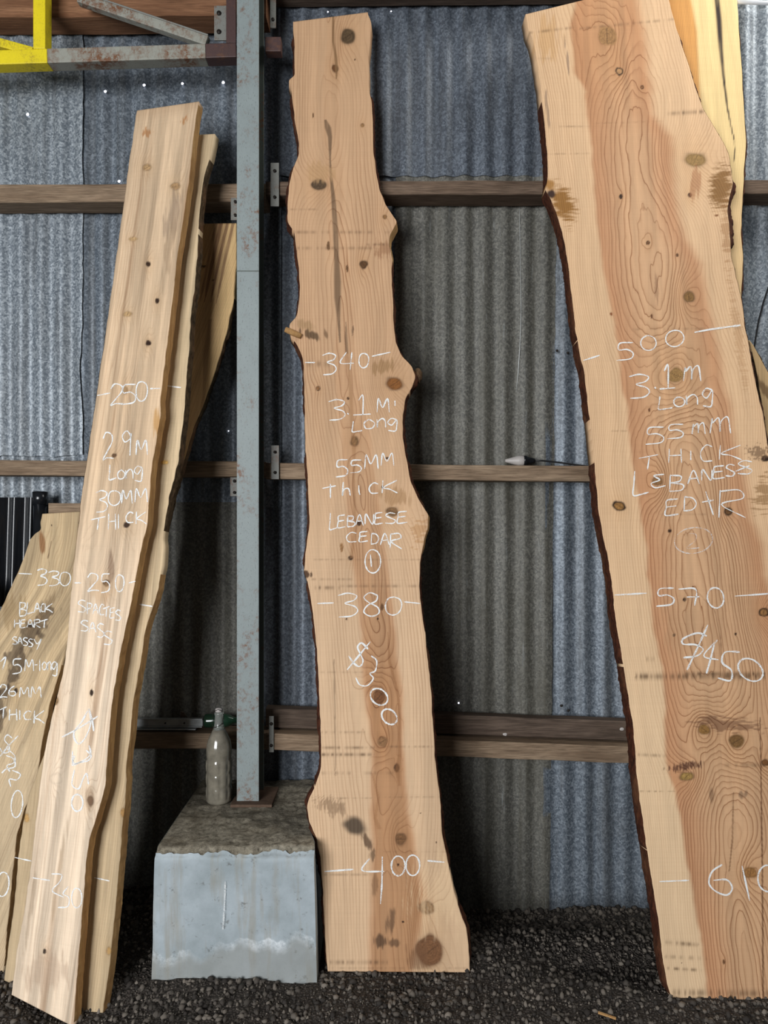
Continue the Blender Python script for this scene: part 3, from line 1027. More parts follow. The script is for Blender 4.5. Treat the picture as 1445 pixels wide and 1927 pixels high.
def col1(PX, PY, a, b, U, V_):
    low = sstep(700, 1250, PY)
    sap = s2l((201, 163, 127))[None, None] * (1 - low[..., None]) + s2l((214, 181, 146))[None, None] * low[..., None]
    tint = np.array(np.broadcast_to(sap, PX.shape + (3,)))
    tint *= (1 + 0.07 * fbm(U * 25, V_ * 1.6, 4, 3))[..., None]
    hx = np.interp(PY, [0, 260, 700, 1000, 1200, 1300, 1400, 1500, 1600, 1700, 1830], [630, 622, 655, 690, 712, 722, 730, 735, 738, 752, 735])
    hw = np.interp(PY, [0, 600, 800, 1000, 1200, 1300, 1400, 1500, 1600, 1700, 1830], [14, 14, 24, 30, 30, 34, 27, 32, 38, 48, 38])
    hd = np.abs(PX - hx + 4 * fbm(PY * .012, PX * 0, 3, 3)) / hw
    hk = np.interp(PY, [0, 640, 900, 1150, 1300, 1830], [0.12, 0.2, 0.5, 0.8, 0.95, 0.9])
    h = sstep(1.15, 0.8, hd) * hk
    heart = s2l((182, 136, 97)) * (1 + 0.12 * fbm(U * 60, V_ * 2, 9, 3))[..., None]
    tint += h[..., None] * (heart - tint)
    rim = np.exp(-((hd - 1.0) / 0.16) ** 2) * hk * 0.4
    tint += rim[..., None] * (s2l((196, 140, 98)) - tint)
    # rings round the pith
    u0 = np.interp(PY, [0, 300, 700, 1000, 1300, 1830], [628, 625, 648, 690, 718, 742])
    m = (PX - u0) / 600.0
    off = 0.012 + 0.03 * np.clip(0.5 + 0.5 * vnoise(V_ * 1.6, V_ * 0, 6), 0, 1) + 0.045 * sstep(1250, 1600, PY)
    rr = np.sqrt(m ** 2 + off ** 2)
    ring = rr * 112 + 1.2 * fbm(U * 5, V_ * .8, 2, 3) + 0.22 * fbm(U * 50, V_ * 9, 5, 2) + V_ * 1.6
    amp = np.interp(PY, [0, 600, 1200, 1830], [0.72, 0.75, 0.85, 0.9]) * (0.7 + 0.5 * sstep(1.2, .6, hd)) * np.clip(0.85 + .5 * fbm(U * 8, V_ * 2, 8, 2), .2, 1.3)
    tint, ring, amp = knots_apply(PX, PY, tint, ring, amp, K1)
    D = (112, 88, 66)
    tint = streak(PX, PY, tint, [(627, 30, 2.2), (627, 78, 2.2), (632, 108, 2.5), (633, 128, 3), (633, 148, 1)], (130, 98, 66), .85)
    tint = streak(PX, PY, tint, [(612, 225, 2), (617, 240, 6), (621, 258, 4), (621, 300, 1.5), (623, 335, 2.5), (627, 370, 3.8), (631, 430, 5), (633, 480, 4.5),
                                 (635, 530, 6.5), (635, 560, 6), (637, 600, 3), (640, 645, 1.5)], D, .86)
    tint = streak(PX, PY, tint, [(651, 605, .6), (651, 635, 2.6), (653, 665, 2.6)], D, .7)
    tint = streak(PX, PY, tint, [(664, 612, .5), (664, 620, 2), (663, 632, .5)], D, .8)
    tint = streak(PX, PY, tint, [(653, 660, 2), (659, 720, 3), (663, 800, 4), (666, 840, 4), (665, 900, 2.5), (668, 985, 3), (661, 1050, 3)], (150, 108, 70), .5)
    tint = streak(PX, PY, tint, [(730, 1190, 1), (733, 1245, 3), (745, 1290, 2), (752, 1330, 2.5), (752, 1420, 3), (748, 1450, 5), (752, 1480, 2)], (140, 94, 58), .55)
    tint = streak(PX, PY, tint, [(700, 1455, 2), (712, 1500, 2), (706, 1540, 3), (714, 1560, 4)], (150, 104, 66), .4)
    tint = blotch(PX, PY, tint, 583, 630, 21, 7, (96, 74, 52), .9, .42, 3)
    tint = blotch(PX, PY, tint, 613, 630, 3.5, 9, (120, 92, 66), .8, -.1, 2)
    tint = blotch(PX, PY, tint, 575, 612, 22, 9, (158, 128, 90), .6, .2, 5)
    tint = blotch(PX, PY, tint, 722, 690, 32, 12, (150, 116, 76), .65, -.15, 8)
    tint = blotch(PX, PY, tint, 742, 935, 26, 16, (160, 122, 82), .6, .2, 8)
    tint = blotch(PX, PY, tint, 600, 325, 26, 18, (186, 148, 106), .6, 0, 4)
    tint = blotch(PX, PY, tint, 722, 470, 22, 15, (150, 106, 74), .6, .5, 8, .5, .06, .5)
    tint = blotch(PX, PY, tint, 667, 1553, 23, 20, (98, 82, 66), 1.0, .1, 6, .18, .05, .05)
    tint = blotch(PX, PY, tint, 690, 1583, 7, 16, (104, 80, 60), .9, -.5, 6)
    tint = blotch(PX, PY, tint, 700, 1608, 7, 12, (100, 78, 58), .75, 0, 3)
    tint = blotch(PX, PY, tint, 622, 1518, 30, 15, (136, 108, 82), .65, .3, 9, .55, .05, .6)
    tint = blotch(PX, PY, tint, 736, 1735, 10, 20, (104, 78, 58), .75, .2, 9)
    tint = blotch(PX, PY, tint, 716, 1772, 14, 13, (84, 62, 46), .85, 0, 4)
    tint = blotch(PX, PY, tint, 742, 1774, 9, 8, (84, 62, 46), .7, 0, 5)
    tint = blotch(PX, PY, tint, 706, 1662, 7, 26, (122, 90, 62), .6, .1, 5)
    tint = blotch(PX, PY, tint, 790, 1805, 26, 26, (120, 84, 58), .6, .5, 5)
    tint = blotch(PX, PY, tint, 578, 1081, 9, 6, (74, 48, 30), .95, .3, 5)
    for (x0, x1, y, h, k) in [(545, 735, 437, 3, .5), (560, 700, 467, 3, .45), (690, 732, 460, 2, .8), (545, 600, 394, 1.5, .4), (584, 640, 1106, 3.5, .8),
                              (640, 790, 1103, 2.5, .5), (585, 665, 1090, 2, .5), (590, 790, 1053, 1.5, .35), (575, 620, 685, 6, .5), (605, 705, 1420, 3, .8), (605, 705, 1407, 2.5, .65),
                              (720, 815, 1405, 2, .5), (605, 690, 1378, 2, .4), (620, 730, 1811, 4, .6), (610, 700, 1502, 1.5, .4), (720, 830, 1500, 1, .35), (610, 704, 1646, 2, .4),
                              (618, 884, 1822, 2, .3), (605, 740, 1455, 3, .35), (600, 690, 1265, 1.6, .3), (720, 840, 1603, 1.2, .3)]:
        tint = sawrow(PX, PY, tint, x0, x1, y, h, k)
    tint = streak(PX, PY, tint, [(628, 1240, 1), (629, 1270, 1.2), (631, 1400, 1.2), (631, 1460, .8)], (90, 66, 46), .5)
    tint = blotch(PX, PY, tint, 851, 1670, 60, 80, (232, 200, 160), .5, .5, 5)
    tint = blotch(PX, PY, tint, 790, 1000, 12, 22, (176, 124, 66), .45, .2, 5, .9, .3, .1)
    return tint, ring, amp


c1 = build_slab(r1, pl1, L1, R1, 0.055, M['cedar1'], col1, 1000, 118, 0.7, 0.7, (0.010, 0.006), 11)
for y0, y1, bl in [(60, 143, .006), (168, 290, .005), (300, 432, .007), (436, 600, .005), (640, 780, .006), (850, 1072, .004), (1092, 1480, .0065), (1482, 1826, .0075)]:
    bark(c1, 'L', y0, y1, M['bark_red'], bl, seed=y0)
for y0, y1, bl in [(165, 420, .0045), (488, 690, .005), (690, 735, .010), (740, 960, .0055), (1040, 1190, .004), (1215, 1640, .005), (1700, 1826, .008)]:
    bark(c1, 'R', y0, y1, M['bark_red'], bl, seed=y0 + 3)
bark(c1, 'R', 415, 492, M['cut_edge'], .0045, seed=2, name='bevelled_edge', rough=.3)
bark(c1, 'R', 960, 1045, M['cut_edge'], .003, seed=5, name='bevelled_edge', rough=.3)
tag(r1, 'pale live-edge cedar slab chalked 3.1 m and $300, beside the concrete footing', 'timber slab', 'live-edge slabs leaning on the shed wall')
# broken branch stub in its left edge
sp0 = pl1.at(566, 633, 0.006)
sp1 = pl1.at(537, 620, 0.010)
tube('branch_stub', [tuple(sp0 - np.array(r1.location)), tuple((sp0 + sp1) / 2 - np.array(r1.location)), tuple(sp1 - np.array(r1.location))], [.009, .0105, .0095], M['cut_edge'], r1, 9)
# burr on the right edge, by the orange knot
bp = pl1.at(786, 708, -0.03)
bm = bmesh.new()
bmesh.ops.create_icosphere(bm, subdivisions=4, radius=1)
for v in bm.verts:
    q = v.co.copy()
    nn = 1 + 0.28 * float(fbm(q.x * 2.2 + q.z * 3, q.y * 2.2 + q.z * 1.7, 4, 3))
    v.co = Vector((q.x * .013 * nn, q.y * .024 * nn, q.z * .024 * nn)) + Vector(bp) - r1.location
bm_obj('bark_burr', bm, M['bark_grey'], r1, smooth=True)

# ---- slab two: big red-hearted cedar on the right
L2 = [(1265, 1880), (1255, 1850), (1247, 1800), (1240, 1740), (1232, 1690), (1222, 1630), (1212, 1560), (1203, 1500), (1197, 1440), (1192, 1370),
      (1184, 1320), (1176, 1270), (1168, 1220), (1160, 1180), (1154, 1120), (1149, 1080), (1142, 1040), (1133, 1000), (1126, 960), (1121, 900), (1113, 820),
      (1106, 760), (1099, 700), (1090, 660), (1083, 620), (1076, 560), (1070, 500), (1063, 460), (1056, 430), (1046, 400), (1036, 375), (1027, 358),
      (1029, 346), (1031, 330), (1030, 290), (1025, 240), (1020, 195), (1015, 150), (1007, 100), (999, 68), (992, 50), (989, 27)]
R2 = [(1600, 1892), (1585, 1750), (1570, 1650), (1545, 1500), (1520, 1300), (1492, 1130), (1470, 1000), (1456, 900), (1443, 830), (1436, 782), (1422, 723),
      (1412, 671), (1403, 623), (1395, 564), (1384, 516), (1376, 485), (1374, 457), (1371, 415), (1369, 398), (1372, 374), (1379, 346), (1377, 329),
      (1372, 298), (1364, 273), (1343, 239), (1322, 204), (1305, 156), (1294, 118), (1279, 73), (1268, 38), (1258, 0), (1252, -38)]
DB2 = F_PX * 1.4 / (1882 - CY)
pl2 = Plane(unproj(1265, 1882, DB2), unproj(1600, 1882, DB2), unproj(1200, CY - (2.6 - 1.4) * F_PX / 2.462, 2.462))
r2 = empty('cedar_slab', tuple(unproj(1430, 1882, DB2)))
HL2 = [(1083, -40), (1083, 0), (1073, 55), (1083, 138), (1101, 173), (1108, 225), (1114, 294), (1118, 346), (1125, 415), (1134, 498), (1153, 588), (1160, 640),
       (1166, 692), (1177, 761), (1187, 831), (1194, 900), (1204, 969), (1218, 1038), (1222, 1107), (1232, 1194), (1243, 1246), (1250, 1315), (1253, 1385),
       (1258, 1454), (1274, 1506), (1288, 1575), (1298, 1654), (1312, 1730), (1326, 1817), (1336, 1890)]
HR2 = [(1196, -40), (1201, 17), (1211, 52), (1222, 138), (1229, 214), (1262, 259), (1268, 346), (1277, 398), (1291, 450), (1319, 498), (1326, 536), (1336, 588),
       (1357, 692), (1371, 761), (1384, 831), (1402, 900), (1409, 969), (1432, 1021), (1455, 1150), (1490, 1400), (1530, 1890)]
K2 = [(1142, 68, 17, 19, (178, 134, 88), 11, 3.2, 0.0), (1165, 134, 6, 6.5, (196, 150, 104), 2.2, 2.6, 1.0), (1208, 164, 3, 3.5, (150, 100, 60), 1.5, 3.2, .8),
      (1308, 301, 21, 13, (172, 136, 84), 11, 2.8, .25), (1298, 367, 3.5, 4, (90, 56, 34), 2, 4, .7), (1168, 370, 3.5, 4, (64, 42, 30), 1.2, 3, .6),
      (1219, 457, 3, 3.5, (120, 80, 50), 1.3, 3.5, .9), (1274, 480, 2.2, 3, (110, 74, 46), .9, 3, .6), (1296, 559, 10, 10, (150, 112, 66), 8, 2.8, .4),
      (1272, 706, 15, 13, (170, 132, 82), 15, 4.2, .15), (1236, 905, 9, 8, (156, 114, 72), 8, 3.4, .4), (1165, 952, 11, 8, (166, 120, 66), 1.6, 2.0, 1.0),
      (1370, 962, 7, 7, (120, 84, 50), 3.5, 2.8, .9), (1260, 999, 3, 3.5, (70, 44, 30), 1, 3, .5), (1288, 1128, 3.5, 3.5, (54, 34, 24), 1, 3, .4),
      (1268, 1195, 2.5, 2.8, (80, 52, 34), .5, 3, .5), (1384, 1193, 2, 2.5, (64, 40, 26), .5, 2, .3), (1437, 1152, 8, 7, (166, 120, 72), 7, 3, 1.0),
      (1325, 1373, 10, 8.5, (160, 118, 66), 10, 3.4, .3), (1386, 1395, 13, 14, (136, 100, 60), 10, 3.0, .2), (1292, 1461, 12, 7.5, (178, 142, 82), 7, 2.8, .5),
      (1412, 1642, 11, 11, (170, 122, 72), 7, 3, .2), (1440, 1435, 6, 6, (130, 86, 50), 3, 2.6, .7), (1362, 1810, 2.5, 4, (110, 72, 44), 1, 3, .3),
      (1283, 1812, 1.2, 1.2, (60, 40, 28), 0, 1, 0), (1440, 863, 7, 5, (52, 34, 24), 1.2, 2, .8), (1150, 591, 2, 3, (150, 90, 54), .3, 2, .3),
      (1222, 772, 2, 4, (110, 70, 44), .4, 2, 0), (1348, 405, 4, 2, (140, 96, 62), 0, 1, 0), (1226, 595, 2, 5, (112, 72, 46), .5, 2, 0)]


def col2(PX, PY, a, b, U, V_):
    sap = s2l((224, 187, 147))
    tint = np.broadcast_to(sap, PX.shape + (3,)).copy()
    tint *= (1 + 0.06 * fbm(U * 22, V_ * 1.3, 4, 3))[..., None]
    low = sstep(900, 1500, PY)[..., None]
    tint += low * 0.55 * (s2l((234, 206, 168)) - tint)
    wob = 3 * fbm(PY * .02, PY * 0, 2, 3)
    hl, hr = poly(HL2, PY) + wob, poly(HR2, PY) + wob
    h = sstep(-6, 5, PX - hl) * sstep(-15, 15, hr - PX)
    inner = sstep(0, 70, PX - hl) * sstep(0, 60, hr - PX)
    heart_rim = s2l((200, 149, 110))
    heart_in = s2l((210, 168, 129))
    hc = heart_rim + inner[..., None] * (heart_in - heart_rim)
    upper = sstep(420, 60, PY)[..., None]
    hc = hc + upper * 0.5 * (s2l((192, 140, 98)) - hc)
    hc = hc * (1 + 0.09 * fbm(U * 45, V_ * 1.6, 9, 3))[..., None]
    tint += h[..., None] * (hc - tint)
    # growth rings: a plank cut a little off the pith, so the middle shows nested arches
    u0 = np.interp(PY, [-40, 300, 420, 560, 700, 900, 1100, 1300, 1500, 1890], [1150, 1195, 1215, 1248, 1272, 1290, 1310, 1335, 1370, 1420])
    m = (PX - u0 + 10 * vnoise(V_ * 3.0, V_ * 0, 5)) / 650.0
    off = 0.05 + 0.018 * vnoise(V_ * 1.7, V_ * 0 + .5, 6)
    low2 = sstep(1430, 1640, PY)
    off = off * (1 - .85 * low2)
    rr = np.sqrt(m ** 2 + off ** 2)
    ring = rr * 66 + rr ** 2 * 210 + 1.1 * (1 - .5 * low2) * fbm(U * 4.2, V_ * .9, 2, 3) + 0.20 * fbm(U * 55, V_ * 12, 5, 3) + 4.2 * V_ * (0.6 + .25 * vnoise(V_ * .9, V_ * 0, 4))
    sapf = 1 - h
    ring = ring + sapf * 0
    amp = 0.42 + 0.38 * h * (0.75 + .5 * inner) + 0.1 * vnoise(U * 9, V_ * 1.5, 3)
    amp = amp * (1 - .35 * low[..., 0] * sapf)
    tint, ring, amp = knots_apply(PX, PY, tint, ring, amp, K2)
    # resin-brown patches at both edges
    tint = blotch(PX, PY, tint, 1062, 385, 20, 40, (150, 104, 46), .95, -.35, 4, .35, .35, .04)
    tint = blotch(PX, PY, tint, 1036, 348, 10, 12, (168, 120, 60), .9, -.3, 4, .3, .1, .1)
    tint = blotch(PX, PY, tint, 1037, 366, 9, 9, (64, 44, 36), 1.0, 0, 4, .25, .1, .1)
    tint = blotch(PX, PY, tint, 1357, 350, 22, 44, (138, 98, 50), .95, .1, 6, .35, .4, .03)
    tint = blotch(PX, PY, tint, 1367, 440, 9, 60, (160, 112, 66), .5, -.05, 6, .6, .5, .03)
    tint = blotch(PX, PY, tint, 1390, 640, 8, 90, (170, 124, 80), .35, -.15, 6, .6, .5, .03)
    tint = blotch(PX, PY, tint, 1068, 118, 3, 34, (140, 116, 100), .7, -.12, 5)
    tint = blotch(PX, PY, tint, 1030, 215, 4, 40, (150, 124, 104), .7, -.1, 6)
    tint = blotch(PX, PY, tint, 1030, 75, 22, 40, (206, 160, 104), .5, 0, 5)
    tint = blotch(PX, PY, tint, 1308, 345, 10, 34, (168, 112, 74), .6, .1, 5)
    tint = blotch(PX, PY, tint, 1430, 850, 22, 12, (112, 84, 62), .7, .1, 5, .8, .3, .3)
    tint = blotch(PX, PY, tint, 1440, 930, 20, 30, (150, 112, 70), .7, .1, 5, .8, .4, .04)
    tint = blotch(PX, PY, tint, 1365, 1362, 58, 14, (120, 84, 62), .7, .1, 7, .6, .35, .07)
    tint = blotch(PX, PY, tint, 1290, 1443, 30, 7, (88, 54, 42), .85, -.15, 7, .6, .08, .5)
    tint = blotch(PX, PY, tint, 1340, 1495, 8, 14, (120, 90, 66), .6, 0, 7)
    tint = blotch(PX, PY, tint, 1395, 1495, 10, 8, (110, 86, 68), .6, 0, 7)
    tint = blotch(PX, PY, tint, 1235, 540, 5, 40, (140, 104, 78), .55, -.05, 5)
    tint = blotch(PX, PY, tint, 1310, 1180, 60, 60, (184, 146, 110), .35, 0, 5)
    tint = streak(PX, PY, tint, [(1300, 1100, .5), (1345, 1150, 1), (1355, 1200, 1.2), (1362, 1280, .8)], (120, 80, 52), .6)
    tint = streak(PX, PY, tint, [(1430, 1350, 1), (1434, 1600, 1.5), (1436, 1880, 1.8)], (104, 66, 40), .8)
    tint = streak(PX, PY, tint, [(1380, 1490, 1), (1378, 1580, 1.6), (1372, 1640, 1)], (110, 74, 46), .7)
    for (x0, x1, y, hh, k, sl) in [(1090, 1280, 54, 2.5, .4, -.10), (995, 1080, 62, 2.5, .5, -.12), (1255, 1330, 214, 4, .7, -.06), (1050, 1110, 238, 1.2, .5, 0), (1120, 1250, 232, 1, .3, -.03),
                                   (1030, 1110, 290, 1.2, .4, -.02), (1185, 1440, 620, 2, .35, -.01), (1150, 1180, 811, 1.2, .4, 0), (1195, 1440, 1273, 6, .8, 0), (1290, 1440, 1268, 4, .9, 0),
                                   (1200, 1260, 1420, 3, .45, .05), (1200, 1270, 1489, 1, .8, 0), (1250, 1315, 1773, 4, .7, .08), (1255, 1320, 1822, 3, .8, .06), (1265, 1600, 1868, 7, .6, .01),
                                   (1250, 1330, 1800, 4, .4, .05), (1360, 1440, 1440, 4, .45, 0), (1240, 1330, 968, 1.4, .35, 0), (1000, 1040, 110, 2, .2, 0), (1215, 1232, 1240, 5, .5, 0)]:
        tint = sawrow(PX, PY, tint, x0, x1, y, hh, k, slope=sl)
    return tint, ring, amp


c2 = build_slab(r2, pl2, L2, R2, 0.055, M['cedar2'], col2, 1050, 200, 0.7, 0.9, (0.004, 0.008), 21)
for y0, y1, bl in [(190, 345, .003), (356, 640, .0045), (640, 790, .002), (870, 1250, .0045), (1255, 1600, .0045), (1600, 1876, .004)]:
    bark(c2, 'L', y0, y1, M['bark_red'], bl, seed=y0 + 1)
for y0, y1, bl in [(60, 200, .007), (200, 330, .006), (330, 470, .014), (470, 800, .007), (800, 1880, .006)]:
    bark(c2, 'R', y0, y1, M['bark_red'], bl, seed=y0 + 8, rough=1.3)
tag(r2, 'wide red-hearted cedar slab chalked 3.1 m and $450, at the right edge', 'timber slab', 'live-edge slabs leaning on the shed wall')

# ---- yellowish split board behind slab two
L6 = [(1255, 700), (1245, 300), (1240, 0), (1237, -60)]
R6 = [(1395, 700), (1394, 560), (1397, 510), (1398, 480), (1394, 440), (1397, 380), (1400, 320), (1404, 270), (1402, 235), (1399, 200), (1397, 150), (1392, 80), (1387, 0), (1384, -60)]
_b6 = np.array([0, 0.068, 0])
pl6 = Plane(pl2.o + _b6, pl2.o + pl2.eu + _b6, pl2.o + pl2.ev + _b6)
r6 = empty('split_slab', tuple(pl6.at(1400, 1855)))
L6 = [(1330, 1855), (1270, 1000)] + L6
R6 = [(1450, 1855), (1405, 1000)] + R6
CR6 = [(1346, -90, 1.5), (1349, 0, 4.5), (1353, 40, 5), (1356, 90, 4), (1362, 150, 2.2), (1368, 200, 1.6), (1376, 240, 1.2), (1382, 265, 1.0), (1382, 310, .7)]


def col6(PX, PY, a, b, U, V_):
    tint = np.broadcast_to(s2l((232, 204, 146)), PX.shape + (3,)).copy()
    hl = np.interp(PY, [-90, 0, 60, 160, 300], [1302, 1300, 1311, 1316, 1322])
    h = sstep(4, -4, PX - hl)
    tint += h[..., None] * (s2l((208, 152, 84)) - tint)
    low = sstep(300, 420, PY)[..., None]
    tint += low * .6 * (s2l((214, 178, 136)) - tint)
    tint *= (1 + .07 * fbm(U * 40, V_ * 2, 3, 3))[..., None]
    ring = U * 170 + 1.2 * fbm(U * 5, V_ * 1.2, 4, 3) + V_
    amp = .35 + 0 * PX + .25 * h
    return streak(PX, PY, tint, CR6, (42, 28, 20), 1.0, .5), ring, amp


c6 = build_slab(r6, pl6, L6, R6, 0.030, M['cedar1'], col6, 560, 70, 0.2, 0.7, (.004, .007), 31)
bark(c6, 'R', 40, 1600, M['bark_red'], .005, seed=77)
tag(r6, 'yellowish split board with a long crack, behind the wide cedar slab', 'timber slab', 'live-edge slabs leaning on the shed wall')

# ---- dark-edged offcut poking out at the right border
L7 = [(1545, 1800), (1440, 800), (1424, 700), (1412, 648), (1410, 640)]
R7 = [(1720, 1800), (1600, 1000), (1500, 800), (1447, 704), (1418, 650)]
pl7 = Plane(unproj(1560, 1640, 2.47), unproj(1720, 1640, 2.47), unproj(1430, 700, 2.53))
r7 = empty('rough_offcut', tuple(unproj(1650, 1730, 2.46)))
L7[0], R7[0] = (1560, 1730), (1710, 1730)


def col7(PX, PY, a, b, U, V_):
    tint = np.broadcast_to(s2l((206, 174, 128)), PX.shape + (3,)).copy()
    tint *= (1 + .12 * fbm(U * 30, V_ * 3, 3, 3))[..., None]
    tint = blotch(PX, PY, tint, 1440, 735, 7, 40, (120, 92, 62), .8, -.6, 4)
    return tint, U * 90 + fbm(U * 6, V_ * 2, 3, 2), .4 + 0 * PX


c7 = build_slab(r7, pl7, L7, R7, 0.04, M['sass'], col7, 300, 40, .6, .8, (.004, .012), 41)
bark(c7, 'R', 648, 1600, M['bark_grey'], .008, seed=5)
bark(c7, 'L', 660, 1600, M['bark_grey'], .005, seed=6)
tag(r7, 'tan offcut with rough bark peeping out beside the wide cedar slab', 'timber slab')

# ---- spalted sassafras board, front left
LA = [(22, 1872), (32, 1790), (48, 1700), (60, 1620), (68, 1540), (75, 1480), (85, 1410), (97, 1350), (110, 1300), (122, 1250), (128, 1200), (133, 1130),
      (139, 1060), (147, 1000), (153, 940), (163, 870), (175, 790), (183, 735), (191, 680), (203, 600), (214, 520), (224, 445), (233, 385), (242, 310), (250, 258), (258, 208)]
RA = [(138, 1932), (145, 1830), (156, 1700), (162, 1620), (168, 1580), (186, 1520), (198, 1480), (203, 1400), (209, 1330), (219, 1270), (230, 1210), (243, 1150),
      (255, 1090), (264, 1040), (277, 985), (281, 930), (285, 880), (295, 820), (302, 780), (301, 750), (308, 700), (315, 640), (324, 570), (331, 500), (343, 420),
      (350, 372), (356, 340), (361, 280), (367, 230), (374, 191)]
gA0 = unproj(22, 1872, 2.030)
gA1 = unproj(138, 1930, 1.980)
gA0[2] = gA1[2] = 0.0
plA = Plane(gA0, gA1, unproj(300, 200, 2.465))
rA = empty('spalted_board', tuple((gA0 + gA1) / 2))
KA = [(279, 497, 4.5, 5, (60, 40, 26), 3, 2.8, .3), (296, 566, 3.5, 5, (58, 38, 26), 3, 3, .3), (279, 646, 5, 5, (52, 32, 22), 3.5, 2.8, .3), (240, 591, 8, 5, (200, 164, 118), 2, 2, .25),
      (277, 315, 8, 6, (202, 164, 118), 2.5, 2, .35), (330, 351, 9, 7, (190, 152, 108), 2.5, 2, .3), (238, 988, 6, 5, (66, 46, 34), 4, 2.8, .3), (200, 1097, 7, 6, (104, 74, 48), 4, 2.8, .3),
      (172, 1304, 3.5, 6, (60, 44, 32), 3, 3, .2), (103, 1318, 8, 9, (168, 134, 94), 4, 2.2, .3), (215, 857, 5, 4, (110, 82, 58), 3, 3, .2), (236, 735, 5, 7, (180, 144, 104), 3, 2.6, .2),
      (84, 1790, 3, 5, (64, 50, 40), 3, 3, .2), (105, 1466, 10, 9, None, 3.5, 1.6, .12), (170, 1507, 5, 9, (92, 64, 46), 4, 2.2, .6), (250, 450, 8, 4, (200, 164, 118), 1.2, 2, .2),
      (160, 1045, 14, 18, None, 3, 1.4, .05)]


def colA(PX, PY, a, b, U, V_):
    tint = np.broadcast_to(s2l((208, 180, 148)), PX.shape + (3,)).copy()
    low = sstep(850, 1350, PY)[..., None]  # stronger light low on the board, put into its tint
    tint += low * (s2l((228, 206, 180)) - tint)
    q = PX - (316 - 0.136 * (PY - 200))          # along-grain coordinate
    tint *= (1 + 0.24 * fbm(q * .11, V_ * 1.2, 4, 4))[..., None]
    br = sstep(.25, .9, fbm(q * .05, V_ * 1.2, 14, 3))[..., None]
    tint += br * .6 * (s2l((160, 124, 92)) - tint)
    tint += (sstep(230, 200, PY + (PX - 300) * .15) * .45)[..., None] * (s2l((176, 144, 112)) - tint)
    ring = q * .16 + 1.2 * fbm(q * .03, V_ * 1.1, 2, 3) + .25 * fbm(q * .2, V_ * 3, 6, 2)
    amp = .32 + .3 * np.clip(fbm(q * .04, V_ * .9, 7, 2), -.6, 1)
    tint, ring, amp = knots_apply(PX, PY, tint, ring, amp, KA)
    tint = blotch(PX, PY, tint, 325, 405, 14, 45, (150, 128, 108), .6, .16, 4)
    tint = blotch(PX, PY, tint, 318, 470, 9, 60, (166, 140, 112), .55, .14, 5)
    tint = blotch(PX, PY, tint, 276, 250, 7, 6, (170, 112, 58), .7, -.5, 4, .9, .1, .3)
    tint = blotch(PX, PY, tint, 345, 230, 4, 10, (172, 114, 58), .7, .4, 4, .9, .1, .3)
    tint = blotch(PX, PY, tint, 296, 800, 8, 34, (198, 148, 82), .75, .1, 6)
    tint = blotch(PX, PY, tint, 208, 1072, 6, 32, (120, 92, 72), .6, .05, 5)
    tint = blotch(PX, PY, tint, 193, 1112, 22, 26, (196, 158, 116), .4, 0, 5)
    tint = blotch(PX, PY, tint, 168, 1500, 10, 32, (150, 120, 92), .5, -.1, 5)
    tint = blotch(PX, PY, tint, 60, 1700, 5, 90, (150, 126, 100), .4, .16, 5)
    tint = blotch(PX, PY, tint, 112, 1640, 5, 110, (160, 134, 104), .4, .16, 7)
    tint = blotch(PX, PY, tint, 90, 1830, 40, 40, (178, 150, 126), .45, .1, 8)
    return tint, ring, amp


cA = build_slab(rA, plA, LA, RA, 0.030, M['sass'], colA, 900, 82, .8, .8, (.002, .0), 51)
bark(cA, 'R', 195, 1925, M['cut_edge'], .0006, seed=3, name='waney_edge', rough=.5)
bark(cA, 'L', 620, 1000, M['bark_grey'], .002, seed=9)
tag(rA, 'pale spalted board chalked 2.9 m and $250, front of the left stack', 'timber board', 'sassafras boards stacked at the left')

# ---- second board of the same flitch, just behind it
sh = -0.062
plB = Plane(gA0 + plA.n * sh, gA1 + plA.n * sh, unproj(300, 200, 2.465) + plA.n * sh)
LB = [(8, 1845), (16, 1780), (28, 1690), (36, 1600), (45, 1545), (56, 1490), (75, 1440), (110, 1360), (150, 1240), (185, 1100), (215, 900), (245, 700), (290, 450), (340, 320), (362, 254)]
RB = [(190, 1926), (196, 1880), (205, 1820), (212, 1760), (218, 1700), (225, 1620), (229, 1560), (236, 1500), (237, 1440), (245, 1380), (252, 1310), (262, 1260), (270, 1200),
      (284, 1150), (298, 1108), (308, 1050), (306, 1005), (318, 935), (335, 870), (344, 800), (350, 720), (356, 650), (358, 600), (366, 540), (372, 470), (374, 410),
      (379, 370), (384, 330), (398, 290), (404, 252)]
gB = plB.at(100, 1890)
rB = empty('spalted_board', (gB[0], gB[1], 0))
KB = [(345, 420, 4, 6, (150, 110, 70), 2, 2, .2), (310, 870, 7, 4, (214, 170, 96), 1.5, 2, .2), (300, 1120, 3, 4, (190, 150, 100), 1, 2, .1), (232, 1530, 5, 8, (176, 136, 84), 2, 2, .3),
      (205, 1790, 5, 7, (188, 150, 96), 2, 2, .3), (50, 1540, 5, 8, (196, 156, 100), 1, 2, .2)]


def colB(PX, PY, a, b, U, V_):
    tint = np.broadcast_to(s2l((198, 176, 142)), PX.shape + (3,)).copy()
    q = PX - (330 - 0.12 * (PY - 250))
    tint *= (1 + 0.2 * fbm(q * .12, V_ * 1.6, 24, 4))[..., None]
    tint = tint + sstep(1100, 1500, PY)[..., None] * .4 * (s2l((182, 158, 124)) - tint)
    ring = q * .17 + 1.3 * fbm(q * .03, V_ * 1.2, 12, 3)
    amp = .35 + .25 * np.clip(fbm(q * .05, V_, 17, 2), -.8, 1)
    return knots_apply(PX, PY, tint, ring, amp, KB)


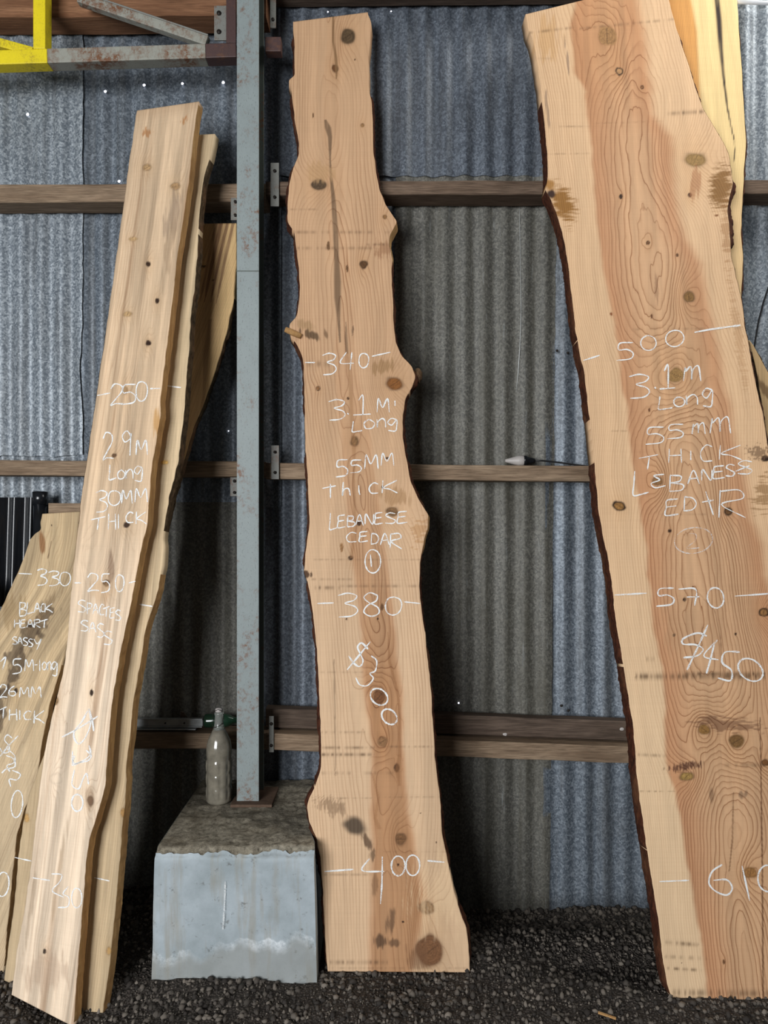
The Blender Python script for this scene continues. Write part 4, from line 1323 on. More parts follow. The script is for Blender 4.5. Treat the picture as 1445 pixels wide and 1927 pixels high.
cB = build_slab(rB, plB, LB, RB, 0.030, M['sass'], colB, 800, 70, .8, 1.0, (.002, .001), 61)
bark(cB, 'R', 300, 430, M['bark_grey'], .005, seed=2)
bark(cB, 'R', 440, 1000, M['bark_grey'], .0016, seed=12)
bark(cB, 'R', 1080, 1920, M['cut_edge'], .0008, seed=13, name='waney_edge', rough=.5)
tag(rB, 'wavy-edged board just behind the pale $250 board, only its margins showing', 'timber board', 'sassafras boards stacked at the left')

# ---- third board, darker, at the back behind the post
LC = [(100, 1755), (150, 1560), (215, 1200), (300, 800), (350, 560), (376, 440), (380, 421)]
RC = [(190, 1755), (212, 1500), (240, 1300), (280, 1080), (314, 985), (329, 925), (346, 868), (364, 805), (388, 748), (407, 690), (425, 630), (440, 565), (444, 500), (444, 450), (445, 420)]
plC = Plane(unproj(100, 1755, 2.37), unproj(190, 1755, 2.37), unproj(420, 420, 2.548))
gC = plC.at(150, 1755)
rC = empty('dark_streaked_board', tuple(gC))


def colC(PX, PY, a, b, U, V_):
    tint = np.broadcast_to(s2l((176, 142, 100)), PX.shape + (3,)).copy()
    q = PX + 0.36 * (PY - 420)
    tint *= (1 + .14 * fbm(q * .1, V_ * 1.4, 24, 4))[..., None]
    rt = sstep(10, 42, PX - (400 - .13 * (PY - 420)))[..., None]
    tint += rt * .7 * (s2l((216, 184, 132)) - tint)
    for x, w, k in [(402, 4, .8), (414, 3, .8), (425, 3, .7), (394, 3, .6)]:
        tint = streak(PX, PY, tint, [(x + 14, 420, w), (x, 480, w), (x - 12, 540, w * .7), (x - 18, 570, .4)], (104, 70, 50), k)
    tint = streak(PX, PY, tint, [(396, 600, 3), (388, 660, 5), (384, 740, 3), (376, 800, 2)], (120, 88, 66), .5)
    ring = q * .2 + 1.2 * fbm(q * .04, V_ * 1.2, 12, 3)
    tint, ring, amp = knots_apply(PX, PY, tint, ring, .5 + 0 * PX, [(383, 501, 4, 2.5, (44, 32, 26), 1, 2, .2), (401, 527, 1.5, 1.5, (50, 36, 28), 0, 1, 0)])
    return tint, ring, amp


cC = build_slab(rC, plC, LC, RC, 0.028, M['sass2'], colC, 500, 60, .4, .8, (.003, .004), 71)
bark(cC, 'R', 560, 1500, M['bark_grey'], .006, seed=31)
tag(rC, 'dark-streaked board leaning behind the steel post, rear of the left stack', 'timber board', 'sassafras boards stacked at the left')

# ---- short black-heart board at far left
LD = [(-150, 1838), (-130, 1600), (-90, 1380), (-40, 1230), (0, 1150), (15, 1118), (35, 1075), (48, 1042), (58, 1012), (62, 1006), (66, 1010), (73, 1001), (78, 996), (76, 984), (80, 967)]
RD = [(6, 1832), (14, 1740), (24, 1640), (32, 1570), (46, 1520), (66, 1480), (72, 1440), (80, 1395), (92, 1330), (110, 1270), (130, 1200), (160, 1100), (165, 1020), (162, 962)]
dD = F_PX * 1.4 / (1836 - CY)
plD = Plane(unproj(-150, 1836, dD), unproj(6, 1836, dD), unproj(100, 965, 2.53))
rD = empty('black_heart_board', tuple(unproj(-70, 1836, dD)))
KD = [(30, 1300, 4, 5, (60, 44, 30), 3, 3, .2), (57, 1178, 5, 3, (56, 42, 30), 2, 3, .2), (97, 989, 1.2, 1.6, (50, 36, 26), 0, 1, 0), (98, 1043, 18, 20, None, 2, 1.4, 0)]


def colD(PX, PY, a, b, U, V_):
    tint = np.broadcast_to(s2l((190, 166, 130)), PX.shape + (3,)).copy()
    q = PX + .42 * (PY - 965) * sstep(965, 1250, PY)
    tint *= (1 + .24 * fbm(q * .1, V_ * 2.0, 24, 4))[..., None]
    low = sstep(1250, 1500, PY)[..., None]
    tint += low * .6 * (s2l((206, 184, 152)) - tint)
    D = (82, 66, 50)
    tint = blotch(PX, PY, tint, 55, 1195, 14, 55, D, .75, .65, 4, .9, .06, .1)
    tint = blotch(PX, PY, tint, 24, 1270, 11, 60, D, .8, .45, 6, .9, .06, .1)
    tint = blotch(PX, PY, tint, -5, 1350, 12, 60, D, .7, .3, 7, .9, .06, .1)
    tint = blotch(PX, PY, tint, 85, 1145, 10, 40, (120, 96, 66), .5, .6, 8)
    tint = blotch(PX, PY, tint, 80, 1020, 5, 22, (140, 92, 50), .8, -.05, 4)
    tint = blotch(PX, PY, tint, 20, 1150, 26, 40, (140, 114, 76), .5, .5, 4)
    tint = streak(PX, PY, tint, [(97, 1018, .5), (93, 1035, 1), (90, 1052, 1)], (84, 58, 38), .8)
    ring = q * .16 + 1.6 * fbm(q * .03, V_ * 2, 12, 3) + .3 * fbm(q * .15, V_ * 5, 3, 2)
    amp = .55 + .3 * fbm(q * .04, V_, 17, 2)
    return knots_apply(PX, PY, tint, ring, np.clip(amp, .1, 1), KD)


cD = build_slab(rD, plD, LD, RD, 0.026, M['sass2'], colD, 520, 100, .9, .8, (.002, .003), 81)
bark(cD, 'R', 1250, 1820, M['cut_edge'], .001, seed=3, name='waney_edge', rough=.5)
tag(rD, 'short black-heart board with ragged top corner, leftmost in the stack', 'timber board', 'sassafras boards stacked at the left')

# ------------------------------------------------------------------ chalk handwriting
GL = {
    '0': [[(.55, 0), (.2, .08), (.02, .4), (.08, .8), (.4, 1), (.8, .88), (1, .5), (.9, .15), (.55, 0)]],
    '1': [[(.3, .25), (.55, 0), (.55, 1)], [(0, 1), (1, .95)]],
    'l': [[(.5, 0), (.5, 1)]],
    '2': [[(0, .25), (.3, .02), (.8, .1), (.85, .35), (.4, .7), (0, 1), (.4, .93), (1, .95)]],
    '3': [[(0, .1), (.5, 0), (.95, .1), (.8, .3), (.35, .42), (.85, .55), (1, .75), (.7, .95), (.05, 1)]],
    '4': [[(.45, 0), (0, .6), (1, .62)], [(.85, 0), (.72, 1)]],
    '5': [[(.95, .02), (.2, .06), (.12, .42), (.6, .4), (.95, .6), (.8, .9), (0, 1)]],
    '6': [[(.85, 0), (.3, .25), (.02, .65), (.2, .95), (.7, 1), (1, .8), (.8, .55), (.2, .6)]],
    '7': [[(0, .05), (.95, .05), (.85, 1)], [(.45, .5), (1.15, .5)]],
    '8': [[(.9, .12), (.45, 0), (.1, .2), (.4, .42), (.9, .62), (.95, .88), (.5, 1), (.1, .82), (.3, .55), (.8, .35), (.9, .12)]],
    '9': [[(.9, .2), (.5, 0), (.05, .2), (.3, .45), (.85, .3), (.9, .1), (.85, .6), (.8, 1)]],
    'M': [[(0, 1), (.12, 0), (.45, .65), (.85, 0), (1, 1)]],
    'm': [[(0, 1), (.1, .1), (.12, .35), (.42, .05), (.48, .9), (.52, .3), (.85, 0), (1, 1)]],
    'L': [[(.1, 0), (.05, .5), (0, 1), (.5, .97), (1, .88)]],
    'o': [[(.5, 0), (.05, .4), (.2, .95), (.8, .9), (1, .4), (.5, 0)]],
    'n': [[(0, .1), (.05, 1), (.1, .4), (.6, 0), (.95, .3), (1, 1)]],
    'g': [[(.95, .08), (.4, 0), (.05, .3), (.45, .5), (.95, .1), (.95, .6), (.8, .95), (.1, .9)]],
    'T': [[(0, .25), (1, 0)], [(.55, .12), (.45, 1)]],
    't': [[(0, .3), (1, .12)], [(.6, 0), (.6, .6), (.6, 1)]],
    'H': [[(.05, 0), (0, 1)], [(.95, 0), (1, 1)], [(.02, .5), (.98, .45)]],
    'h': [[(.1, 0), (.05, .5), (0, 1), (.2, .55), (.7, .5), (.9, 1)]],
    'I': [[(.5, 0), (.5, 1)]],
    'i': [[(.4, .2), (.45, .7), (.7, 1)]],
    'C': [[(1, .1), (.5, 0), (.05, .45), (.25, .95), (1, .95)]],
    'K': [[(.05, 0), (0, 1)], [(.95, 0), (.1, .55), (.5, .7), (1, 1)]],
    'E': [[(.9, 0), (.1, .1), (.05, .5), (0, 1), (.95, .92)], [(.08, .5), (.8, .42)]],
    'e': [[(.9, .05), (.2, .15), (.6, .45), (.02, .7), (.3, 1), (1, .85)]],
    'B': [[(.05, 0), (0, 1)], [(.05, .05), (.8, .1), (.7, .4), (.1, .5), (.95, .6), (.85, .92), (0, 1)]],
    'A': [[(0, 1), (.5, 0), (1, 1)], [(.15, .62), (.9, .55)]],
    'N': [[(0, 1), (.1, 0), (.85, 1), (1, .02)]],
    'S': [[(.95, .08), (.4, 0), (.05, .25), (.5, .48), (.95, .7), (.7, .98), (0, .95)]],
    'D': [[(.1, 0), (.05, 1)], [(.05, .03), (.7, .12), (1, .5), (.7, .9), (0, 1)]],
    'R': [[(.05, 0), (0, 1)], [(.02, .05), (.75, .0), (.9, .3), (.1, .52), (1, 1)]],
    'P': [[(.1, 0), (.05, 1)], [(.05, .05), (.9, .15), (.8, .45), (.1, .55)]],
    'Y': [[(0, 0), (.4, .45), (.9, 0)], [(.9, 0), (.35, 1)]],
    '.': [[(.2, .7), (.6, 1)]],
    '-': [[(0, .5), (1, .45)]],
}


def smooth_line(p, k=6):
    p = [np.array(q, float) for q in p]
    if len(p) < 3:
        n = 8
        return [p[0] + (p[1] - p[0]) * i / n for i in range(n + 1)]
    q = [2 * p[0] - p[1]] + p + [2 * p[-1] - p[-2]]
    out = []
    for i in range(1, len(q) - 2):
        for j in range(k):
            t = j / k
            a, b, c, d = q[i - 1], q[i], q[i + 1], q[i + 2]
            out.append(.5 * ((2 * b) + (-a + c) * t + (2 * a - 5 * b + 4 * c - d) * t * t + (-a + 3 * b - 3 * c + d) * t ** 3))
    out.append(p[-1])
    return out


_wseed = [0]


def chalk(ctx, z, items, label, w=1.3, mat='chalk', split=None):
    if split:
        i0 = 0
        for k, lb in split:
            chalk(ctx, z, items[i0:i0 + k], lb, w, mat)
            i0 += k
        return
    chalk_line(ctx, z, items, label, w, mat)


def chalk_line(ctx, z, items, label, w, mat):
    """items: ('ch', x0, y0, x1, y1) boxes, or lists of points; z maps study coordinates to photo px"""
    vs, fs = [], []
    for it in items:
        if isinstance(it, tuple) and isinstance(it[0], str):
            ch, x0, y0, x1, y1 = it
            strokes = [[(x0 + (x1 - x0) * x, y0 + (y1 - y0) * y) for x, y in s] for s in GL[ch]]
        else:
            strokes = [it]
        for s in strokes:
            pts = smooth_line([z(*q) for q in s])
            _wseed[0] += 1
            n = len(pts)
            base = len(vs)
            for i, p in enumerate(pts):
                t = pts[min(i + 1, n - 1)] - pts[max(i - 1, 0)]
                t = t / (np.linalg.norm(t) + 1e-9)
                nn = np.array([-t[1], t[0]])
                ww = w * (0.85 + .35 * float(vnoise(i * .5, _wseed[0] * 3.3, 1)))
                if i in (0, n - 1):
                    ww *= .6
                for sg in (-1, 1):
                    q = p + nn * sg * ww
                    vs.append(ctx.plane.at(q[0], q[1], 0.0009) - np.array(ctx.root.location))
            for i in range(n - 1):
                k = base + i * 2
                fs.append((k, k + 1, k + 3, k + 2))
    me = bpy.data.meshes.new('chalk_writing')
    me.from_pydata([tuple(v) for v in vs], [], fs)
    o = link('chalk_writing', me, M[mat], ctx.root)
    o['label'] = label
    return o


def ell(x, y, rx, ry, rot=0.0, n=14, gap=0.0):
    ca, sa = math.cos(rot), math.sin(rot)
    return [(x + rx * math.cos(w) * ca - ry * math.sin(w) * sa, y + rx * math.cos(w) * sa + ry * math.sin(w) * ca)
            for w in np.linspace(-1.4, -1.4 + 2 * math.pi - gap, n)]


# slab one
chalk(c1, Z6, [[(190, 470), (240, 470)], ('3', 275, 425, 342, 530), ('4', 362, 420, 428, 506), ('0', 452, 425, 500, 496), [(515, 440), (605, 420)]], 'chalked width 340')
chalk(c1, Z6, [('3', 305, 650, 385, 750), ('.', 392, 700, 410, 722), ('1', 425, 630, 510, 725), ('M', 540, 645, 600, 712), [(627, 655), (628, 680)],
               ('L', 420, 755, 468, 806), ('o', 475, 745, 528, 792), ('n', 540, 742, 582, 785), ('g', 590, 742, 638, 806)], 'chalked length 3.1 M Long', split=[(5, 'chalked 3.1 M'), (4, 'chalked word Long')])
chalk(c1, Z6, [('5', 340, 940, 400, 1026), ('5', 410, 942, 466, 1006), ('M', 480, 918, 546, 986), ('M', 560, 910, 622, 970),
               ('t', 275, 1060, 340, 1130), ('h', 372, 1050, 415, 1116), ('i', 445, 1055, 462, 1112), ('C', 500, 1055, 546, 1106), ('K', 565, 1042, 640, 1104)], 'chalked thickness 55MM thick', split=[(4, 'chalked 55MM'), (5, 'chalked word thick')])
chalk(c1, Z6, [('L', 310, 1200, 350, 1280), ('E', 350, 1210, 388, 1272), ('B', 396, 1212, 432, 1268), ('A', 436, 1208, 474, 1262), ('N', 482, 1205, 524, 1256), ('E', 530, 1198, 570, 1254),
               ('S', 580, 1200, 632, 1252), ('E', 640, 1192, 690, 1250), ('C', 390, 1295, 440, 1342), ('E', 455, 1290, 498, 1340), ('D', 510, 1298, 548, 1352), ('A', 556, 1300, 600, 1356),
               ('R', 604, 1300, 660, 1375)], 'chalked words LEBANESE CEDAR', split=[(8, 'chalked word LEBANESE'), (5, 'chalked word CEDAR')])
chalk(c1, Z7, [ell(520, 145, 38, 57), [(508, 112), (513, 172)]], 'chalked circled number 1')
chalk(c1, Z7, [[(250, 350), (330, 347)], ('3', 350, 300, 446, 416), ('8', 468, 298, 552, 412), ('0', 580, 318, 660, 406), [(672, 342), (750, 350)]], 'chalked width 380')
chalk(c1, Z7, [[(395, 672), (450, 606), (508, 535)], [(497, 572), (466, 542), (446, 562), (462, 600), (472, 632), (455, 656), (428, 640), (402, 604)],
               [(512, 604), (538, 628), (532, 676), (506, 690), (522, 714), (494, 748), (456, 744), (437, 710)], ell(550, 803, 46, 36, .7), ell(600, 900, 42, 32, .8)], 'chalked price $300', 1.7)
chalk(c1, Z8, [[(285, 490), (425, 480)], [(505, 425), (468, 485), (575, 490)], [(566, 418), (564, 540), (557, 648)], ell(643, 463, 33, 48), ell(714, 460, 33, 50), [(785, 438), (868, 445)]], 'chalked width 400', 1.6)
# slab two
Y2 = lambda X, Y: (945 + X / 2.89, 450 + Y / 2.89)
Y3 = lambda X, Y: (945 + X / 2.89, 900 + Y / 2.89)
Y4 = lambda X, Y: (945 + X / 2.89, 1350 + Y / 2.89)
chalk(c2, Y2, [[(440, 660), (530, 632)], ('5', 622, 560, 716, 660), ell(795, 565, 42, 40), ell(938, 540, 50, 44, -.3)], 'chalked width 500', 1.3)
chalk(c2, Y2, [[(1045, 507), (1150, 488), (1295, 468)]], 'chalked tick', 2.0)
chalk(c2, Y2, [('3', 690, 735, 800, 866), ('.', 824, 790, 845, 812), ('1', 855, 685, 940, 815), ('m', 985, 690, 1080, 772), ('L', 850, 855, 925, 925), ell(962, 885, 30, 26), ('n', 1000, 845, 1062, 900),
               ('g', 1085, 812, 1145, 916)], 'chalked length 3.1 m Long', 1.5, split=[(4, 'chalked 3.1 m'), (4, 'chalked word Long')])
chalk(c2, Y2, [('5', 780, 1020, 882, 1116), ('5', 898, 1005, 988, 1086), ('m', 1032, 1000, 1104, 1060), ('m', 1130, 968, 1242, 1056)], 'chalked thickness 55 mm', 1.3)
chalk(c2, Y2, [('T', 742, 1172, 848, 1252), ('H', 905, 1140, 975, 1216), ('I', 1015, 1150, 1035, 1202), ('C', 1075, 1120, 1142, 1210), ('K', 1180, 1120, 1302, 1200)], 'chalked word THICK', 1.2)
chalk(c2, Y2, [('L', 712, 1262, 796, 1392), ('e', 808, 1275, 888, 1352), ('B', 910, 1280, 986, 1372), ('A', 1008, 1258, 1072, 1332), ('N', 1084, 1252, 1142, 1312), ('E', 1148, 1232, 1212, 1302),
               ('S', 1215, 1225, 1265, 1290), ('S', 1280, 1205, 1362, 1278), [(1270, 1262), (1345, 1232)]], 'chalked word LEBANESS', 1.4)
chalk(c2, Y3, [('E', 888, 112, 962, 202), ('D', 985, 98, 1055, 178), [(1086, 130), (1150, 118)], [(1106, 72), (1148, 200)], ('R', 1178, 64, 1322, 214)], 'chalked word EDAR', 1.4)
chalk(c2, Y3, [ell(1040, 338, 104, 70, -.15), [(1020, 300), (1052, 305), (1050, 338), (1004, 380), (1072, 378)]], 'chalked circled number 2', 1.2, 'chalk_faint')
chalk(c2, Y3, [[(610, 635), (785, 625)], ('5', 838, 595, 938, 696), [(958, 603), (1052, 604), (1046, 692)], [(1004, 646), (1072, 644)], ell(1160, 650, 44, 56, -.2), [(1265, 641), (1445, 628), (1500, 624)]],
      'chalked width 570', 1.5)
chalk(c2, Y3, [[(1112, 858), (1060, 842), (985, 872), (985, 902), (1050, 905), (1092, 930), (1060, 965), (985, 976)], [(1118, 797), (1065, 915), (1005, 1042)], [(1170, 880), (1096, 965), (1176, 987)],
               [(1152, 905), (1132, 985), (1110, 1062)], [(1292, 945), (1212, 946), (1196, 1002), (1246, 1045), (1240, 1100), (1172, 1086)], ell(1350, 1042, 74, 54, .65)], 'chalked price $450', 1.8)
chalk(c2, Y4, [[(855, 893), (1015, 886)], [(1196, 800), (1142, 838), (1124, 900), (1158, 944), (1220, 966), (1250, 930), (1222, 884), (1148, 886)], [(1304, 808), (1345, 996)], ell(1445, 875, 55, 72)],
      'chalked width 610', 1.7)
# front left board and its neighbour
X2 = lambda X, Y: (X / 2.58, 400 + Y / 2.58)
X3 = lambda X, Y: (X / 2.58, 900 + Y / 2.58)
X4 = lambda X, Y: (X / 2.258, 1400 + Y / 2.258)
chalk(cA, X2, [[(472, 888), (535, 876)], ('2', 538, 830, 602, 935), ('5', 590, 832, 662, 932), ('0', 660, 820, 716, 916), [(728, 855), (778, 853)]], 'chalked width 250')
chalk(cA, X2, [('2', 500, 1065, 552, 1200), ('9', 592, 1060, 640, 1180), ('M', 660, 1105, 716, 1176), ('L', 530, 1225, 566, 1296), ('o', 570, 1248, 606, 1294), ('n', 610, 1246, 646, 1292), ('g', 650, 1232, 692, 1308)],
      'chalked length 2.9 M Long', split=[(3, 'chalked 2.9 M'), (4, 'chalked word Long')])
chalk(cA, X3, [('3', 465, 60, 522, 165), ('0', 525, 60, 586, 132), ('M', 590, 58, 642, 122), ('M', 655, 50, 716, 116), ('T', 440, 186, 512, 250), ('H', 526, 172, 562, 250), ('I', 568, 175, 582, 245),
               ('C', 610, 165, 648, 216), ('K', 660, 162, 712, 222)], 'chalked thickness 30MM THICK', split=[(4, 'chalked 30MM'), (5, 'chalked word THICK')])
chalk(cA, X3, [[(362, 508), (395, 508)], ('2', 425, 460, 482, 550), ('5', 490, 462, 534, 556), ('0', 560, 468, 602, 550), [(625, 508), (658, 500)]], 'chalked width 250')
chalk(cA, X3, [('S', 378, 592, 418, 650), ('P', 422, 602, 448, 660), ('A', 450, 610, 478, 660), ('C', 482, 612, 506, 664), ('T', 500, 622, 532, 672), ('E', 534, 628, 560, 678), ('S', 560, 640, 588, 690),
               ('S', 392, 690, 430, 742), ('A', 432, 700, 466, 748), ('S', 472, 706, 506, 772), ('S', 504, 742, 546, 808)], 'chalked words SPALTED SASS', 1.2, split=[(7, 'chalked word SPALTED'), (4, 'chalked word SASS')])
chalk(cA, X3, [[(300, 1257), (380, 1215), (475, 1155)], [(430, 1120), (398, 1180), (358, 1240), (378, 1288), (412, 1262), (440, 1190), (430, 1120), (446, 1165), (455, 1228)],
               [(362, 1345), (350, 1392), (386, 1380), (425, 1372), (443, 1346), (418, 1320)]], 'chalked dollar sign', 1.7)
chalk(cA, X4, [[(308, 30), (312, 82), (352, 72), (384, 44), (378, 5)], [(316, 110), (306, 172), (334, 190), (352, 150), (368, 126), (376, 172)], ell(328, 250, 24, 36)], 'chalked figures 250', 1.7)
chalk(cA, X4, [[(135, 568), (212, 580)], [(218, 552), (262, 556), (252, 588), (222, 624), (272, 652)], [(290, 606), (268, 636), (292, 652), (288, 690), (246, 695)], ell(326, 654, 22, 42)], 'chalked width 250')
chalk(cB, X2, [[(800, 840), (880, 850)]], 'chalked tick')
chalk(cB, X3, [[(675, 612), (740, 622)]], 'chalked tick')
chalk(cB, X4, [[(62, 482), (135, 498)], [(400, 568), (465, 582)]], 'chalked ticks', split=[(1, 'chalked tick'), (1, 'chalked tick')])
# black-heart board
chalk(cD, X3, [[(90, 462), (155, 465)], ('3', 180, 440, 228, 520), ('3', 235, 450, 288, 522), ('0', 290, 455, 342, 522)], 'chalked width 330')
chalk(cD, X3, [('B', 95, 600, 128, 670), ('L', 130, 602, 164, 656), ('A', 166, 606, 196, 652), ('C', 198, 610, 218, 648), ('K', 218, 608, 256, 652), ('H', 70, 686, 96, 726), ('E', 101, 686, 126, 726),
               ('A', 130, 686, 162, 724), ('R', 166, 686, 196, 726), ('T', 198, 684, 232, 726), ('S', 60, 770, 84, 806), ('A', 86, 772, 108, 806), ('S', 112, 774, 136, 812), ('S', 138, 780, 160, 818), ('Y', 164, 780, 206, 832)],
      'chalked words BLACK HEART SASSY', 1.15, split=[(5, 'chalked word BLACK'), (5, 'chalked word HEART'), (5, 'chalked word SASSY')])
chalk(cD, X3, [[(2, 890), (28, 870), (12, 930)], ('5', 60, 875, 106, 950), ('M', 120, 880, 164, 936), ('-', 168, 900, 182, 912), ('l', 184, 880, 202, 936), ('o', 204, 890, 226, 930), ('n', 230, 890, 248, 932), ('g', 250, 892, 278, 962)],
      'chalked length 1.5 M long', 1.2)
chalk(cD, X3, [('2', 0, 1000, 36, 1066), ('6', 42, 1008, 76, 1056), ('M', 95, 1015, 142, 1064), ('M', 150, 1012, 200, 1064), ('T', 0, 1110, 32, 1166), ('H', 45, 1120, 82, 1176), ('I', 90, 1126, 102, 1172),
               ('C', 115, 1130, 152, 1172), ('K', 165, 1128, 216, 1190)], 'chalked thickness 26MM THICK', 1.3, split=[(4, 'chalked 26MM'), (5, 'chalked word THICK')])
chalk(cD, X3, [[(0, 1350), (40, 1300), (88, 1250)], [(60, 1262), (36, 1246), (22, 1270), (44, 1300), (40, 1330), (12, 1330), (0, 1310)], [(30, 1346), (66, 1362), (72, 1400), (30, 1412), (8, 1432)]], 'chalked dollar sign', 1.4)
chalk(cD, X4, [[(30, 20), (62, 50), (58, 80), (30, 92), (42, 118)], [(52, 112), (86, 128), (72, 152), (40, 150), (46, 182)], ell(72, 255, 24, 58, .1), ell(12, 596, 26, 52, .1)], 'chalked figures 220', 1.4, split=[(3, 'chalked figures 220'), (1, 'chalked figure 0')])


class FakeCtx:
    pass


cblk = FakeCtx()
cblk.root = blk
cblk.plane = Plane((bx0, by0 - .003, 0), (bx1, by0 - .003, 0), (bx0, by0 - .003, .4))
chalk(cblk, X4, [[(957, 585), (955, 660), (947, 790)]], 'chalk mark on the concrete', 1.5, 'chalk_faint')

# ------------------------------------------------------------------ bottles, scrap and cable
gl = NT('muddy_glass')
n_ = gl.noise(gl.coord(), 30, 4, 0.6)
gl.base(gl.mix(gl.ramp(n_, [(.35, 0.), (.7, 1.)]), L3(110, 105, 94), L3(136, 130, 116)), 0.16, 0, 0.6)
gl.bsdf.inputs['Coat Weight'].default_value = 0.5
gn = NT('clear_dusty_glass')
gn.base((0.55, 0.58, 0.54), 0.12, 0, 0.6)
gn.bsdf.inputs['Transmission Weight'].default_value = 0.75
gg = NT('green_glass')
gg.base((0.03, 0.09, 0.05), 0.12, 0, 0.7)
gg.bsdf.inputs['Transmission Weight'].default_value = 0.5
db = F_PX * (1.4 - BT) / (1508 - CY)
bpos = unproj(412, 1508, db)
bot = empty('swing_top_bottle', (bpos[0], bpos[1], BT + .002))


def facets(w, z):
    if z < 0.012 or z > 0.150:
        return 0.0
    cell = abs(math.sin(w * 5)) ** 0.6 * abs(math.sin((z - .012) / .138 * math.pi * 3)) ** 0.5
    return 0.0042 * cell - 0.0025


prof = [(.0395, 0), (.0430, .004), (.0440, .010)] + [(.0440, z) for z in np.linspace(.014, .150, 30)] + [(.0442, .165), (.0438, .185), (.0420, .200), (.0380, .215), (.0320, .228), (.0255, .240), (.0205, .251)]
lathe('body', prof, (0, 0, 0), gl.m, bot, 60, facets)
lathe('neck', [(.0200, .251), (.0172, .262), (.0152, .275), (.0143, .290), (.0140, .300), (.0158, .302), (.0158, .309), (.0135, .311)], (0, 0, 0), gn.m, bot, 28)
lathe('stopper', [(.0090, .3105), (.0128, .312), (.0132, .318), (.0118, .323), (.0030, .325)], (0, 0, 0), M['plug'], bot, 20)
wire = M['bolt']
tube('wire_bail', [(-.0165, -.004, .285), (-.019, -.012, .300), (-.014, -.016, .318), (0, -.015, .3225), (.014, -.016, .318), (.019, -.010, .300), (.0165, -.002, .285)], .0011, wire, bot, 6)
tube('wire_lever', [(-.016, -.004, .288), (-.021, -.012, .268), (-.012, -.022, .262), (.006, -.0225, .268), (.016, -.012, .276)], .0011, wire, bot, 6)
tag(bot, 'swing-top glass bottle of muddy liquid standing on the concrete footing', 'bottle')

# bottle lying on the lower girt
q = unproj(418, 1362, 2.635)
gb = empty('green_bottle', (q[0], q[1], .6))
g_top = CAM_Z - (1379 - CY) * DG / F_PX
gb.location.z = g_top + .003
o = lathe('body', [(.018, 0), (.024, .003), (.025, .010), (.025, .075), (.022, .090), (.013, .105), (.010, .118), (.010, .135), (.012, .137), (.012, .145)], (0, 0, 0), gg.m, gb, 24)
o.rotation_euler = (0, math.pi / 2, 0.08)
o.location = (-.066, 0, .0245)
o = lathe('cap', [(.0125, 0), (.0130, .002), (.0130, .010), (.0100, .012)], (0, 0, 0), M['cleat'], gb, 16)
o.rotation_euler = (0, math.pi / 2, 0.08)
o.location = (.079, .0115, .0245)
tag(gb, 'dark green bottle lying on the lowest girt beside the post', 'bottle')

# pale metal channel lying on the girt
q0, q1 = unproj(225, 1360, 2.62), unproj(381, 1361, 2.62)
ch = empty('metal_channel', ((q0[0] + q1[0]) / 2, q0[1], g_top + .003))
hw = (q1[0] - q0[0]) / 2
M['alu'] = mat_plain('dull_aluminium', L3(178, 182, 182), .45, .3, .5, .4, 25)
box('base_strip', -hw, hw - .02, -.020, .03, 0, .004, M['alu'], ch, .0008)
box('channel_face', -hw, hw, .002, .005, .009, .034, M['alu'], ch, .0008)
box('top_lip', -hw, hw, -.006, .012, .034, .037, M['alu'], ch, .0008)
box('bottom_lip', -hw, hw, -.008, .012, .006, .009, M['alu'], ch, .0008)
for fx in (.55, .78):
    tube('rivet', [(-hw + 2 * hw * fx, .003, .02), (-hw + 2 * hw * fx, -.001, .02)], .003, M['bolt'], ch, 8)
tag(ch, 'pale metal channel offcut lying along the lowest girt', 'scrap')
# snapped shard of timber behind it
bm = bmesh.new()
pts = [(0, 0), (.050, 0), (.016, .046), (.004, .05)]
q = unproj(338, 1362, 2.665)
f = [bm.verts.new((x, 0, z)) for x, z in pts]
bk = [bm.verts.new((x, .006, z)) for x, z in pts]
bm.faces.new(f)
bm.faces.new(bk[::-1])
for i in range(4):
    bm.faces.new((f[i], bk[i], bk[(i + 1) % 4], f[(i + 1) % 4]))
bmesh.ops.recalc_face_normals(bm, faces=bm.faces)
o = bm_obj('wood_shard', bm, M['girt_dark'], bevel=.0008)
o.location = (q[0], q[1], g_top + .003)
tag(o, 'small dark wooden shard standing behind the metal channel', 'scrap')

# plug and lead on the middle girt
zt = lambda px: CAM_Z - ((871 + (884 - 871) * (px - 500) / 1400.0) - CY) * 2.59 / F_PX
q = unproj(985, 875, 2.64)
pg = empty('power_plug', (q[0], q[1], zt(985) + .0005))
o = lathe('plug_body', [(.0035, -.062), (.006, -.060), (.010, -.045), (.016, -.026), (.0185, -.016), (.0195, -.014), (.0200, .004), (.0190, .006)], (0, 0, 0), M['plug'], pg, 24)
o.rotation_euler = (0, math.pi / 2, 0)
o.location = (-.006, 0, .0195)
o = lathe('collar', [(.0185, 0), (.0190, .003), (.0185, .010), (.0150, .013), (.0120, .026), (.0100, .034), (.0070, .042)], (0, 0, 0), M['black_plastic'], pg, 20,
          lambda w, z: .0008 * math.sin(12 * w))
o.rotation_euler = (0, math.pi / 2, 0)
o.location = (.000, 0, .0200)
cp = [unproj(px, py, d) - np.array(pg.location) for px, py, d in [(1002, 867, 2.64), (1020, 867, 2.64), (1050, 870, 2.64), (1085, 875, 2.63), (1118, 879, 2.63), (1160, 884, 2.64), (1230, 880, 2.65)]]
tube('cord', [tuple(p) for p in cp], .0032, M['cable'], pg, 8)
tag(pg, 'grey power plug with black cord lying on the middle girt', 'plug')
